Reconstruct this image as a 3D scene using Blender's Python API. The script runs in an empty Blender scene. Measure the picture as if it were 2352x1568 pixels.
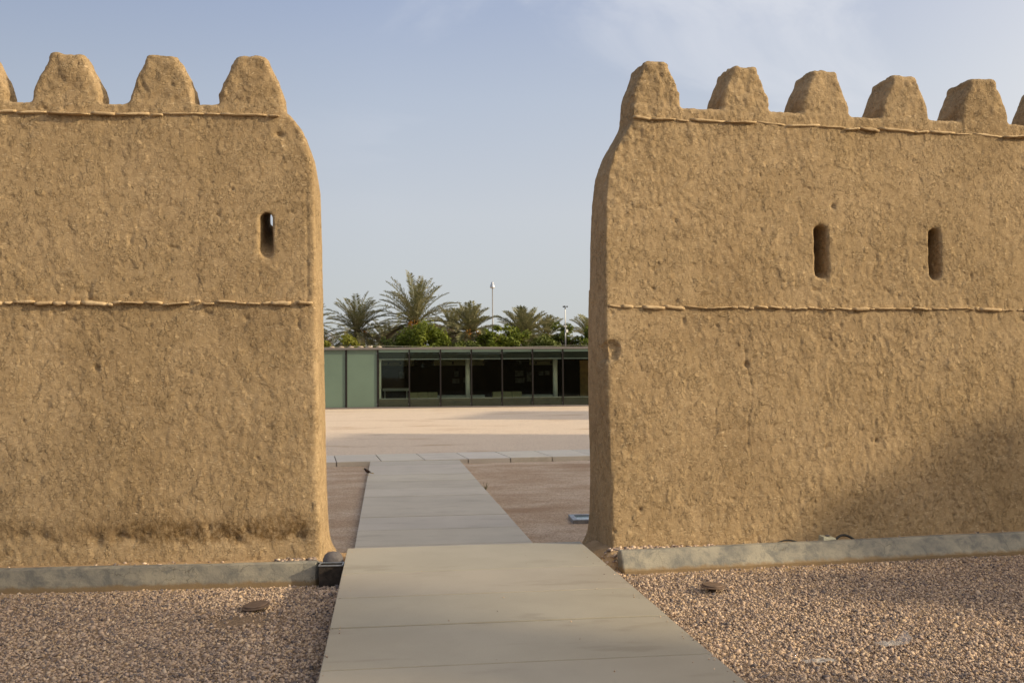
import bpy, bmesh, math, random
import numpy as np
from mathutils import Vector, Matrix, noise as mnoise
R = math.radians
scene = bpy.context.scene
COL = scene.collection

# ------------------------------------------------------------------ camera
EYE = 1.77
def camera():
    yaw, pitch, roll = R(7.3), R(2.0), R(0.46)
    f = Vector((math.sin(yaw)*math.cos(pitch), math.cos(yaw)*math.cos(pitch), math.sin(pitch)))
    r = Vector((math.cos(yaw), -math.sin(yaw), 0)); u = r.cross(f)
    r2 = r*math.cos(roll) - u*math.sin(roll); u2 = u*math.cos(roll) + r*math.sin(roll)
    cd = bpy.data.cameras.new('camera'); co = bpy.data.objects.new('camera', cd); COL.objects.link(co)
    m = Matrix((r2, u2, -f)).transposed().to_4x4(); m.translation = (0, 0, EYE)
    co.matrix_world = m
    cd.sensor_width = 36.0; cd.lens = 2270/2352*36.0
    cd.clip_start = 0.05; cd.clip_end = 3000
    scene.camera = co
camera()

# ------------------------------------------------------------------ sky, sun, exposure
SUN_AZ, SUN_EL = 70.0, 21.5          # degrees from -Y towards +X, and above the horizon
SUN = Vector((math.sin(R(SUN_AZ))*math.cos(R(SUN_EL)), -math.cos(R(SUN_AZ))*math.cos(R(SUN_EL)), math.sin(R(SUN_EL))))
SKY_STRENGTH, SUN_STRENGTH, EXPOSURE = 0.10, 4.2, 0.0
def world():
    w = bpy.data.worlds.new('World'); scene.world = w; w.use_nodes = True
    nt = w.node_tree; n = nt.nodes; l = nt.links
    bg = n['Background']
    sky = n.new('ShaderNodeTexSky'); sky.sky_type = 'NISHITA'; sky.sun_disc = False
    sky.sun_elevation = R(SUN_EL); sky.sun_rotation = math.atan2(SUN.x, SUN.y)
    sky.altitude = 200; sky.air_density = 1.0; sky.dust_density = 3.0; sky.ozone_density = 1.5
    tc = n.new('ShaderNodeTexCoord')
    # thin high cloud veil: stretched noise over the sky direction projected on a plane overhead
    sep = n.new('ShaderNodeSeparateXYZ'); l.new(tc.outputs['Generated'], sep.inputs[0])
    add = n.new('ShaderNodeMath'); add.operation = 'ADD'; add.inputs[1].default_value = 0.18
    l.new(sep.outputs['Z'], add.inputs[0])
    mx = n.new('ShaderNodeMath'); mx.operation = 'MAXIMUM'; mx.inputs[1].default_value = 0.05; l.new(add.outputs[0], mx.inputs[0])
    dx = n.new('ShaderNodeMath'); dx.operation = 'DIVIDE'; l.new(sep.outputs['X'], dx.inputs[0]); l.new(mx.outputs[0], dx.inputs[1])
    dy = n.new('ShaderNodeMath'); dy.operation = 'DIVIDE'; l.new(sep.outputs['Y'], dy.inputs[0]); l.new(mx.outputs[0], dy.inputs[1])
    cb = n.new('ShaderNodeCombineXYZ'); l.new(dx.outputs[0], cb.inputs[0]); l.new(dy.outputs[0], cb.inputs[1])
    mp = n.new('ShaderNodeMapping'); mp.inputs['Scale'].default_value = (0.75, 1.5, 1); mp.inputs['Location'].default_value = (0.35, 1.9, 0)
    mp.inputs['Rotation'].default_value = (0, 0, R(12))
    l.new(cb.outputs[0], mp.inputs[0])
    nz = n.new('ShaderNodeTexNoise'); nz.inputs['Scale'].default_value = 1.0; nz.inputs['Detail'].default_value = 7
    nz.inputs['Roughness'].default_value = 0.56; nz.inputs['Distortion'].default_value = 1.0
    l.new(mp.outputs[0], nz.inputs['Vector'])
    rp = n.new('ShaderNodeMapRange'); rp.inputs['From Min'].default_value = 0.49; rp.inputs['From Max'].default_value = 0.61
    rp.inputs['To Min'].default_value = 0.0; rp.inputs['To Max'].default_value = 0.85; rp.interpolation_type = 'SMOOTHSTEP'
    l.new(nz.outputs['Fac'], rp.inputs['Value'])
    # more cloud towards the right of the gate
    gx = n.new('ShaderNodeMapRange'); gx.inputs['From Min'].default_value = -0.15; gx.inputs['From Max'].default_value = 0.6
    gx.inputs['To Min'].default_value = 0.0; gx.inputs['To Max'].default_value = 1.3; l.new(sep.outputs['X'], gx.inputs['Value'])
    mu = n.new('ShaderNodeMath'); mu.operation = 'MULTIPLY'; mu.use_clamp = True; l.new(rp.outputs[0], mu.inputs[0]); l.new(gx.outputs[0], mu.inputs[1])
    el = n.new('ShaderNodeValToRGB'); l.new(sep.outputs['Z'], el.inputs[0])                  # dusty air, paler towards the horizon
    e = el.color_ramp.elements; k = 10.0
    e[0].position = 0.02; e[0].color = (.645, .668, .665, 1); e[1].position = 0.75; e[1].color = (.33, .42, .63, 1)
    for p, c in ((.16, (.660, .690, .740)), (.27, (.545, .610, .730)), (.36, (.42, .50, .685))):
        q = el.color_ramp.elements.new(p); q.color = (*c, 1)
    lr = n.new('ShaderNodeMapRange'); lr.inputs['From Min'].default_value = -.5; lr.inputs['From Max'].default_value = .0
    lr.inputs['To Min'].default_value = .80*k; lr.inputs['To Max'].default_value = k; l.new(sep.outputs['X'], lr.inputs['Value'])
    hc = n.new('ShaderNodeVectorMath'); hc.operation = 'SCALE'; l.new(el.outputs[0], hc.inputs[0]); l.new(lr.outputs[0], hc.inputs['Scale'])
    hz = n.new('ShaderNodeMix'); hz.data_type = 'RGBA'; hz.inputs[0].default_value = 0.78
    l.new(sky.outputs[0], hz.inputs[6]); l.new(hc.outputs[0], hz.inputs[7])
    # bright dusty glow round the low sun, behind the camera
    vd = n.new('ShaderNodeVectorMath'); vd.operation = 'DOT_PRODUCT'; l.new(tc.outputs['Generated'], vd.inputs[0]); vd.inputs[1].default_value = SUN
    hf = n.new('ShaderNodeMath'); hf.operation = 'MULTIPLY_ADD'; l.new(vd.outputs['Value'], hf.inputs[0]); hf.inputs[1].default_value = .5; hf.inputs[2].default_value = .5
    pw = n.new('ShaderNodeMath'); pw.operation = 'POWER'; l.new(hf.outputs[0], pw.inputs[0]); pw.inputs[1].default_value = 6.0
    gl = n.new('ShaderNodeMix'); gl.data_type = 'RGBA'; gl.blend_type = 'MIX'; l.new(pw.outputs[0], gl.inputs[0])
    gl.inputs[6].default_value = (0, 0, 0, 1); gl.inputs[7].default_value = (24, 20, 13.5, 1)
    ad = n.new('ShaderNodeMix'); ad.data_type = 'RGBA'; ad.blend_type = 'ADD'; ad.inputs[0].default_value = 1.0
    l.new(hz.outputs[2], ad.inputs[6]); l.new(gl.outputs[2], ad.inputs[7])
    eu = n.new('ShaderNodeMapRange'); eu.inputs['From Min'].default_value = .16; eu.inputs['From Max'].default_value = .36; l.new(sep.outputs['Z'], eu.inputs['Value'])
    m2 = n.new('ShaderNodeMath'); m2.operation = 'MULTIPLY'; l.new(mu.outputs[0], m2.inputs[0]); l.new(eu.outputs[0], m2.inputs[1])
    mix = n.new('ShaderNodeMix'); mix.data_type = 'RGBA'
    l.new(m2.outputs[0], mix.inputs[0]); l.new(ad.outputs[2], mix.inputs[6]); mix.inputs[7].default_value = (7.7, 7.9, 8.4, 1)
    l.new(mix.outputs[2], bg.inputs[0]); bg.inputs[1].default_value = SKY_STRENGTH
world()
ld = bpy.data.lights.new('sun', 'SUN'); ld.energy = SUN_STRENGTH; ld.angle = R(1.6); ld.color = (1.0, 0.84, 0.58)
lo = bpy.data.objects.new('sun', ld); COL.objects.link(lo); lo.rotation_euler = (-SUN).to_track_quat('-Z', 'Y').to_euler()
scene.view_settings.view_transform = 'Standard'; scene.view_settings.look = 'None'
scene.view_settings.exposure = EXPOSURE; scene.view_settings.gamma = 1.0; scene.view_settings.use_curve_mapping = False
scene.render.engine = 'CYCLES'
scene.cycles.max_bounces = 8; scene.cycles.transparent_max_bounces = 12; scene.cycles.diffuse_bounces = 4
try: scene.cycles.use_denoising = True
except Exception: pass

# ------------------------------------------------------------------ helpers
def tag(o, label, cat, group=None, kind=None):
    o['label'] = label; o['category'] = cat
    if group: o['group'] = group
    if kind: o['kind'] = kind
    return o
def empty(name, loc=(0, 0, 0), rz=0.0):
    o = bpy.data.objects.new(name, None); COL.objects.link(o); o.location = loc; o.rotation_euler = (0, 0, rz)
    o.empty_display_size = 0.2
    return o
def mesh_obj(name, verts, faces, mat, parent=None, smooth=False):
    me = bpy.data.meshes.new(name); me.from_pydata([tuple(v) for v in verts], [], [tuple(f) for f in faces])
    me.update()
    return link_mesh(name, me, mat, parent, smooth)
def link_mesh(name, me, mat, parent=None, smooth=False):
    if smooth: me.polygons.foreach_set('use_smooth', [True]*len(me.polygons))
    if mat: me.materials.append(mat)
    o = bpy.data.objects.new(name, me); COL.objects.link(o)
    if parent: o.parent = parent
    return o
def np_mesh(name, V, Fq, mat, parent=None, smooth=False):
    """fast mesh from numpy verts (n,3) and faces (m,k)"""
    V = np.asarray(V, dtype=np.float32); Fq = np.asarray(Fq, dtype=np.int32); k = Fq.shape[1]
    me = bpy.data.meshes.new(name)
    me.vertices.add(len(V)); me.vertices.foreach_set('co', V.ravel())
    me.loops.add(Fq.size); me.loops.foreach_set('vertex_index', Fq.ravel())
    me.polygons.add(len(Fq)); me.polygons.foreach_set('loop_start', np.arange(0, Fq.size, k, dtype=np.int32))
    me.update(calc_edges=True); me.validate()
    return link_mesh(name, me, mat, parent, smooth)
def structure(o):
    o['kind'] = 'structure'; return o
class MB:
    """collects boxes, tubes and lathes into one mesh"""
    def __init__(s): s.v = []; s.f = []
    def add(s, v, f):
        b = len(s.v); s.v += [tuple(x) for x in v]; s.f += [tuple(i+b for i in q) for q in f]; return s
    def box(s, x0, x1, y0, y1, z0, z1):
        return s.add([(x0,y0,z0),(x1,y0,z0),(x1,y1,z0),(x0,y1,z0),(x0,y0,z1),(x1,y0,z1),(x1,y1,z1),(x0,y1,z1)],
                     [(0,3,2,1),(4,5,6,7),(0,1,5,4),(1,2,6,5),(2,3,7,6),(3,0,4,7)])
    def tube(s, pts, rad, n=8):
        pts = [Vector(p) for p in pts]; rad = rad if isinstance(rad, (list, tuple)) else [rad]*len(pts)
        v = []; f = []
        for i, p in enumerate(pts):
            d = (pts[min(i+1, len(pts)-1)] - pts[max(i-1, 0)]).normalized()
            a = d.orthogonal().normalized() if abs(d.z) > .9 else d.cross(Vector((0, 0, 1))).normalized()
            b = d.cross(a)
            for k in range(n):
                t = 2*math.pi*k/n; v.append(p + (a*math.cos(t) + b*math.sin(t))*rad[i])
        for i in range(len(pts)-1):
            for k in range(n):
                f.append((i*n+k, i*n+(k+1) % n, (i+1)*n+(k+1) % n, (i+1)*n+k))
        f.append(tuple(range(n-1, -1, -1))); f.append(tuple((len(pts)-1)*n+k for k in range(n)))
        return s.add(v, f)
    def lathe(s, prof, c=(0, 0, 0), n=20):
        v = []; f = []
        for (r, z) in prof:
            for k in range(n):
                t = 2*math.pi*k/n; v.append((c[0]+r*math.cos(t), c[1]+r*math.sin(t), c[2]+z))
        for i in range(len(prof)-1):
            for k in range(n):
                f.append((i*n+k, i*n+(k+1) % n, (i+1)*n+(k+1) % n, (i+1)*n+k))
        f.append(tuple(range(n-1, -1, -1))); f.append(tuple((len(prof)-1)*n+k for k in range(n)))
        return s.add(v, f)
    def build(s, name, mat, parent=None, smooth=False, bevel=0.0):
        o = mesh_obj(name, s.v, s.f, mat, parent, smooth)
        if bevel:
            m = o.modifiers.new('bevel', 'BEVEL'); m.width = bevel; m.segments = 2; m.limit_method = 'ANGLE'
        return o

# numpy gradient-free value noise, range about -1..1
def _h(ix, iy, iz, seed):
    h = (ix.astype(np.uint32)*np.uint32(374761393) + iy.astype(np.uint32)*np.uint32(668265263) + iz.astype(np.uint32)*np.uint32(2147483647 & 1274126177) + np.uint32(seed*7919+13))
    h = (h ^ (h >> np.uint32(13)))*np.uint32(1274126177); h = h ^ (h >> np.uint32(16)); h = h*np.uint32(2246822519); h ^= h >> np.uint32(15)
    return h.astype(np.float32)*np.float32(2/4294967295.0) - 1
def vnoise(p, seed=0):
    p = np.asarray(p, dtype=np.float32); fl = np.floor(p); t = p - fl; i = fl.astype(np.int64)
    t = t*t*t*(t*(t*6-15)+10)
    out = 0
    for dx in (0, 1):
        wx = t[:, 0] if dx else 1-t[:, 0]
        for dy in (0, 1):
            wy = t[:, 1] if dy else 1-t[:, 1]
            for dz in (0, 1):
                wz = t[:, 2] if dz else 1-t[:, 2]
                out = out + wx*wy*wz*_h(i[:, 0]+dx, i[:, 1]+dy, i[:, 2]+dz, seed)
    return out
def fbm(p, seed=0, oct=3, gain=.5):
    a = 1.0; s = 0; q = np.array(p, dtype=np.float32)
    for o in range(oct):
        s = s + a*vnoise(q, seed+o*17); q = q*2.03 + 11.3; a *= gain
    return s

# ------------------------------------------------------------------ materials
class NT:
    def __init__(s, name):
        s.m = bpy.data.materials.new(name); s.m.use_nodes = True; s.t = s.m.node_tree; s.n = s.t.nodes; s.l = s.t.links
        s.b = s.n['Principled BSDF']; s.out = s.n['Material Output']
        g = s.n.new('ShaderNodeNewGeometry'); s.pos = g.outputs['Position']; s.geo = g
    def val(s, inp, v):
        if hasattr(v, 'is_linked'): s.l.new(v, inp)
        else: inp.default_value = v
    def noise(s, scale, detail=3, rough=.55, dist=0.0, vec=None, stretch=None, rot=None, loc=None):
        if stretch or rot or loc:
            mp = s.n.new('ShaderNodeMapping'); s.l.new(vec or s.pos, mp.inputs[0])
            if stretch: mp.inputs['Scale'].default_value = stretch
            if rot: mp.inputs['Rotation'].default_value = rot
            if loc: mp.inputs['Location'].default_value = loc
            vec = mp.outputs[0]
        x = s.n.new('ShaderNodeTexNoise'); x.inputs['Scale'].default_value = scale; x.inputs['Detail'].default_value = detail
        x.inputs['Roughness'].default_value = rough; x.inputs['Distortion'].default_value = dist
        s.l.new(vec or s.pos, x.inputs['Vector']); return x.outputs['Fac']
    def voro(s, scale, feature='F1', out='Distance', vec=None, rnd=1.0):
        x = s.n.new('ShaderNodeTexVoronoi'); x.feature = feature; x.inputs['Scale'].default_value = scale; x.inputs['Randomness'].default_value = rnd
        s.l.new(vec or s.pos, x.inputs['Vector']); return x.outputs[out]
    def ramp(s, v, lo, hi, a=0.0, b=1.0, smooth=True):
        x = s.n.new('ShaderNodeMapRange'); x.interpolation_type = 'SMOOTHSTEP' if smooth else 'LINEAR'
        s.val(x.inputs['Value'], v); x.inputs['From Min'].default_value = lo; x.inputs['From Max'].default_value = hi
        x.inputs['To Min'].default_value = a; x.inputs['To Max'].default_value = b; return x.outputs[0]
    def math(s, op, a, b=0.0, clamp=False):
        x = s.n.new('ShaderNodeMath'); x.operation = op; x.use_clamp = clamp; s.val(x.inputs[0], a); s.val(x.inputs[1], b); return x.outputs[0]
    def mix(s, fac, a, b, mode='MIX'):
        x = s.n.new('ShaderNodeMix'); x.data_type = 'RGBA'; x.blend_type = mode
        s.val(x.inputs[0], fac)
        for i, c in ((6, a), (7, b)):
            if hasattr(c, 'is_linked'): s.l.new(c, x.inputs[i])
            else: x.inputs[i].default_value = (*c[:3], 1)
        return x.outputs[2]
    def attr(s, name, out='Color'):
        x = s.n.new('ShaderNodeAttribute'); x.attribute_name = name; return x.outputs[out]
    def sep(s, v=None):
        x = s.n.new('ShaderNodeSeparateXYZ'); s.l.new(v or s.pos, x.inputs[0]); return x.outputs
    def bump(s, h, dist, strength=1.0, prev=None):
        x = s.n.new('ShaderNodeBump'); s.l.new(h, x.inputs['Height']); x.inputs['Distance'].default_value = dist; x.inputs['Strength'].default_value = strength
        if prev: s.l.new(prev, x.inputs['Normal'])
        return x.outputs[0]
    def fin(s, color=None, rough=.8, normal=None, spec=.3, metal=0.0):
        if color is not None:
            if hasattr(color, 'is_linked'): s.l.new(color, s.b.inputs['Base Color'])
            else: s.b.inputs['Base Color'].default_value = (*color[:3], 1)
        s.val(s.b.inputs['Roughness'], rough); s.b.inputs['Specular IOR Level'].default_value = spec; s.b.inputs['Metallic'].default_value = metal
        if normal: s.l.new(normal, s.b.inputs['Normal'])
        return s.m

def mat_adobe(name='mud_plaster', wet=False):
    s = NT(name)
    base = s.mix(s.ramp(s.noise(1.1, 4, .6), .3, .7), (.375, .264, .142), (.455, .326, .186))
    base = s.mix(s.ramp(s.noise(22, 4, .65), .35, .7, 0, .45), base, (.27, .18, .09))
    base = s.mix(s.ramp(s.noise(.75, 5, .65, .4, loc=(1.3, 0, 5.2)), .48, .68, 0, .30), base, (.235, .155, .08))   # older, duskier coats of mud
    # dark grit and pale straw chopped into the mud, lying in many directions
    for k, (rx, col, amt, th) in enumerate(((0.5, (.70, .54, .34), .6, .69), (-0.7, (.68, .52, .33), .6, .69), (1.5, (.72, .56, .36), .45, .70), (0.1, (.19, .12, .06), .38, .66), (-1.2, (.18, .11, .055), .38, .67))):
        f = s.noise(72, 1, .4, stretch=(.35, .35, 1.9), rot=(0, rx, 0.3*k), loc=(k*3.1, 0, k*1.7))
        base = s.mix(s.ramp(f, th, th+.05, 0, amt), base, col)
    base = s.mix(s.ramp(s.noise(9, 5, .75, loc=(4, 2, 9)), .60, .74, 0, .42), base, (.20, .125, .058))
    if wet:     # dark damp tide line left low on this wall
        z = s.sep()[2]; x = s.sep()[0]
        wob = s.math('ADD', z, s.math('MULTIPLY', s.noise(4.5, 5, .75), .42))
        band = s.math('MULTIPLY', s.ramp(wob, .50, .60), s.ramp(wob, .82, .66))
        band = s.math('MULTIPLY', band, s.ramp(x, -3.1, -1.5, .25, 1.0))
        band = s.math('MULTIPLY', band, s.ramp(x, -.60, -.74, .15, 1.0))
        band = s.math('MULTIPLY', band, s.ramp(s.noise(26, 5, .75, stretch=(1, 1, .7)), .36, .6, .2, 1.0))
        base = s.mix(s.math('MULTIPLY', band, .8), base, (.115, .062, .02))
    # trowelled scabs: small plates with broken edges, then grit
    p1 = s.ramp(s.noise(15, 4, .62, .35, stretch=(1, 1, .62)), .515, .540); p2 = s.ramp(s.noise(26, 4, .62, .3, stretch=(1, 1, .75), loc=(3, 1, 2)), .525, .56)
    where = s.math('MULTIPLY', s.ramp(s.noise(2.3, 3), .36, .6, .45, 1.0), s.ramp(s.noise(7, 2, .5, loc=(7, 3, 1)), .38, .58, .15, 1.0))
    b0 = s.bump(s.math('MULTIPLY', s.math('ADD', p1, s.math('MULTIPLY', p2, .6)), where), .0145, 1.0)
    b1 = s.bump(s.noise(75, 5, .68), .0065, .9, b0)
    b2 = s.bump(s.noise(170, 3, .6, stretch=(1, 1, .6)), .003, .9, b1)
    return s.fin(base, .95, b2, .1)

def mat_simple(name, col, rough=.6, metal=0.0, spec=.4, var=.12, scale=8, bump=0.0, bscale=40):
    s = NT(name)
    c2 = tuple(x*(1-var*2) for x in col)
    c = s.mix(s.ramp(s.noise(scale, 4, .6), .3, .7), col, c2)
    nb = s.bump(s.noise(bscale, 4, .6), bump) if bump else None
    return s.fin(c, rough, nb, spec, metal)

def mat_concrete_kerb():
    s = NT('kerb_concrete')
    c = s.mix(s.ramp(s.noise(4.5, 5, .65, stretch=(.7, 1, 1.2)), .35, .65), (.37, .33, .25), (.26, .24, .195))
    c = s.mix(s.ramp(s.noise(7, 6, .72, dist=.5, loc=(3, 1, 8)), .42, .66, 0, .75), c, (.14, .14, .13))
    c = s.mix(s.ramp(s.noise(38, 4, .7), .55, .75, 0, .5), c, (.21, .195, .17))
    # hairline cracks
    wv = s.n.new('ShaderNodeVectorMath'); wv.operation = 'ADD'
    nn = s.n.new('ShaderNodeTexNoise'); nn.inputs['Scale'].default_value = 9; nn.inputs['Detail'].default_value = 4; s.l.new(s.pos, nn.inputs['Vector'])
    sc = s.n.new('ShaderNodeVectorMath'); sc.operation = 'SCALE'; sc.inputs['Scale'].default_value = .16; s.l.new(nn.outputs['Color'], sc.inputs[0])
    s.l.new(s.pos, wv.inputs[0]); s.l.new(sc.outputs[0], wv.inputs[1])
    ed = s.voro(3.3, 'DISTANCE_TO_EDGE', vec=wv.outputs[0])
    crack = s.math('MULTIPLY', s.ramp(ed, .010, .003), s.ramp(s.noise(2.2, 2), .42, .58))
    c = s.mix(s.math('MULTIPLY', crack, .6), c, (.10, .085, .06))
    # soil splashed along its foot
    z = s.sep()[2]
    soil = s.ramp(s.math('ADD', z, s.math('MULTIPLY', s.noise(12, 4, .6), .07)), .10, .065)
    c = s.mix(s.math('MULTIPLY', soil, .85), c, (.25, .165, .08))
    b = s.bump(s.noise(60, 4, .6), .003)
    return s.fin(c, .9, b, .2)

def mat_slab():
    s = NT('paving_stone')
    t = s.attr('tint')
    c = s.mix(s.ramp(s.noise(1.6, 4, .6), .3, .7), (.47, .41, .335), (.42, .365, .295))
    c = s.mix(s.ramp(s.noise(300, 2, .6), .35, .7, 0, .35), c, (.33, .285, .225))
    c = s.mix(s.ramp(s.noise(2.1, 5, .6, stretch=(.6, 1.6, 1), loc=(8.1, .4, 0)), .55, .68, 0, .5), c, (.31, .26, .20))
    c = s.mix(s.ramp(s.noise(26, 2, .5, loc=(1, 6, 0)), .76, .80, 0, .6), c, (.18, .14, .10))
    c = s.mix(1.0, c, t, 'MULTIPLY')
    b = s.bump(s.noise(240, 3, .6), .0012)
    return s.fin(c, .6, b, .35)

def mat_ground():
    s = NT('ground_gravel')
    xyz = s.sep(); y = xyz[1]
    # coarse near gravel bed (between the loose stones), mud fill at the walls, fine pink gravel beyond
    near = s.mix(s.ramp(s.noise(30, 4, .7), .35, .65), (.34, .235, .145), (.20, .14, .095))
    soil = s.mix(s.ramp(s.noise(9, 5, .65), .3, .7), (.40, .265, .135), (.48, .33, .19))
    v = s.n.new('ShaderNodeTexVoronoi'); v.inputs['Scale'].default_value = 55; s.l.new(s.pos, v.inputs['Vector'])
    cr = s.n.new('ShaderNodeValToRGB'); s.l.new(v.outputs['Color'], cr.inputs[0])
    e = cr.color_ramp.elements; e[0].color = (.50, .375, .27, 1); e[1].color = (.84, .69, .53, 1)
    k = cr.color_ramp.elements.new(.12); k.color = (.48, .36, .26, 1); k = cr.color_ramp.elements.new(.5); k.color = (.75, .60, .45, 1)
    far = cr.outputs[0]
    far = s.mix(s.ramp(s.noise(.55, 5, .6, stretch=(.45, 1.0, 1)), .55, .68, 0, .55), far, (.44, .28, .16))
    far = s.mix(s.ramp(s.noise(.9, 5, .7, stretch=(.35, 1.3, 1), loc=(5, 2, 0)), .64, .69, 0, .5), far, (.42, .30, .17))
    far = s.mix(s.ramp(s.noise(40, 3, .7), .3, .75, 0, .25), far, (.45, .34, .24))
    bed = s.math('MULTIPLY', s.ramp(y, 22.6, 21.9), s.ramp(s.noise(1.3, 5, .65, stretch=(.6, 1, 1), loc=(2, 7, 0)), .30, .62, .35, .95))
    far = s.mix(bed, far, s.mix(1.0, far, (.66, .575, .50), 'MULTIPLY'))     # browner beds by the path, deeper shade near the gate put into their colour
    b = s.bump(s.noise(45, 5, .7), .02)
    c = s.mix(s.ramp(s.math('ADD', y, s.math('MULTIPLY', s.noise(6, 3), .3)), 8.62, 8.78), near, soil)
    c = s.mix(s.ramp(s.math('ADD', y, s.math('MULTIPLY', s.noise(4, 3), .6)), 10.05, 10.5), c, far)
    b = s.bump(s.noise(6, 5, .6), .04, .5, b)
    return s.fin(c, .95, b, .1)

def mat_stones():
    s = NT('gravel_stone')
    c = s.mix(1.0, s.attr('tint'), s.mix(s.ramp(s.noise(160, 3, .6), .3, .7), (1, 1, 1), (.72, .70, .68)), 'MULTIPLY')
    return s.fin(c, .85, None, .25)

def mat_course():
    s = NT('course_stone')
    c = s.mix(s.ramp(s.noise(6, 4, .6), .3, .7), (.60, .44, .25), (.44, .31, .17))
    c = s.mix(s.ramp(s.noise(28, 4, .7), .5, .7, 0, .6), c, (.27, .17, .085))
    return s.fin(c, .9, s.bump(s.noise(60, 4, .6), .004), .2)

def mat_leaf(name, c1, c2, trans=.25, scale=1.5):
    s = NT(name)
    c = s.mix(s.ramp(s.noise(scale, 3, .6), .35, .65), c1, c2)
    c = s.mix(s.ramp(s.noise(14, 2, .5), .4, .7, 0, .5), c, tuple(x*.6 for x in c1))
    s.fin(c, .6, None, .3)
    tr = s.n.new('ShaderNodeBsdfTranslucent'); s.l.new(c, tr.inputs[0])
    mx = s.n.new('ShaderNodeMixShader'); mx.inputs[0].default_value = trans
    s.l.new(s.b.outputs[0], mx.inputs[1]); s.l.new(tr.outputs[0], mx.inputs[2]); s.l.new(mx.outputs[0], s.out.inputs[0])
    return s.m
def mat_trunk(name='trunk_bark', col=(.14, .095, .06)):
    s = NT(name)
    c = s.mix(s.ramp(s.noise(5, 4, .7, stretch=(1, 1, 3)), .3, .7), col, tuple(x*.5 for x in col))
    return s.fin(c, .95, s.bump(s.noise(9, 4, .6, stretch=(1, 1, 3)), .05), .1)
def mat_glass(name, tint, f0=.05):
    s = NT(name)
    tr = s.n.new('ShaderNodeBsdfTransparent'); tr.inputs[0].default_value = (*tint, 1)
    gl = s.n.new('ShaderNodeBsdfGlossy'); gl.inputs['Roughness'].default_value = .02; gl.inputs[0].default_value = (.9, 1, .95, 1)
    fr = s.n.new('ShaderNodeFresnel'); fr.inputs[0].default_value = 1.28
    mx = s.n.new('ShaderNodeMixShader'); s.l.new(fr.outputs[0], mx.inputs[0]); s.l.new(tr.outputs[0], mx.inputs[1]); s.l.new(gl.outputs[0], mx.inputs[2])
    s.l.new(mx.outputs[0], s.out.inputs[0]); return s.m

M = {}
M['adobe'] = mat_adobe('mud_plaster'); M['adobe_wet'] = mat_adobe('mud_plaster_damp', True)
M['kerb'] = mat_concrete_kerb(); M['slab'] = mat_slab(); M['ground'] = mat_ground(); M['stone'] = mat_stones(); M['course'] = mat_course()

# ------------------------------------------------------------------ mud walls from a distance field
def surface_nets(d, org, h):
    nx, ny, nz = d.shape
    s = d < 0
    cnt = np.zeros((nx-1, ny-1, nz-1), np.int8)
    for a in (0, 1):
        for b in (0, 1):
            for c in (0, 1):
                cnt += s[a:nx-1+a, b:ny-1+b, c:nz-1+c]
    act = (cnt > 0) & (cnt < 8)
    I = np.argwhere(act); idx = np.full(act.shape, -1, np.int32); idx[act] = np.arange(len(I), dtype=np.int32)
    acc = np.zeros((len(I), 3), np.float32); num = np.zeros(len(I), np.float32)
    corners = [(a, b, c) for a in (0, 1) for b in (0, 1) for c in (0, 1)]
    for p in corners:
        for ax in range(3):
            if p[ax]: continue
            q = list(p); q[ax] = 1
            d0 = d[I[:, 0]+p[0], I[:, 1]+p[1], I[:, 2]+p[2]]; d1 = d[I[:, 0]+q[0], I[:, 1]+q[1], I[:, 2]+q[2]]
            cr = (d0 < 0) != (d1 < 0)
            t = np.where(cr, d0/np.where(cr, d0-d1, 1), 0)
            pt = np.tile(np.array(p, np.float32), (len(I), 1)); pt[:, ax] += t
            acc += pt*cr[:, None]; num += cr
    V = (I + acc/num[:, None])*h + np.array(org, np.float32)
    quads = []
    for ax in range(3):
        b, c = (ax+1) % 3, (ax+2) % 3
        sl0 = [slice(None)]*3; sl1 = [slice(None)]*3
        sl0[ax] = slice(0, -1); sl1[ax] = slice(1, None)
        e = s[tuple(sl0)] != s[tuple(sl1)]
        E = np.argwhere(e)
        ok = (E[:, b] > 0) & (E[:, c] > 0) & (E[:, b] < d.shape[b]-1) & (E[:, c] < d.shape[c]-1)
        E = E[ok]
        ins = s[E[:, 0], E[:, 1], E[:, 2]]
        def g(db, dc):
            J = E.copy(); J[:, b] -= db; J[:, c] -= dc
            return idx[J[:, 0], J[:, 1], J[:, 2]]
        q = np.stack([g(1, 1), g(0, 1), g(0, 0), g(1, 0)], 1)
        q[~ins] = q[~ins][:, ::-1]
        quads.append(q)
    return V, np.concatenate(quads)
def smax(a, b, k):
    hh = np.clip(.5 - .5*(b-a)/k, 0, 1); return b*(1-hh) + a*hh + k*hh*(1-hh)
def smin(a, b, k): return -smax(-a, -b, k)
def vert_normals(V, Q):
    n = np.cross(V[Q[:, 2]]-V[Q[:, 0]], V[Q[:, 3]]-V[Q[:, 1]])
    N = np.zeros_like(V)
    for k in range(4):
        for a in range(3): N[:, a] += np.bincount(Q[:, k], n[:, a], len(V))
    return N/np.maximum(np.linalg.norm(N, axis=1, keepdims=True), 1e-9)

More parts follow.
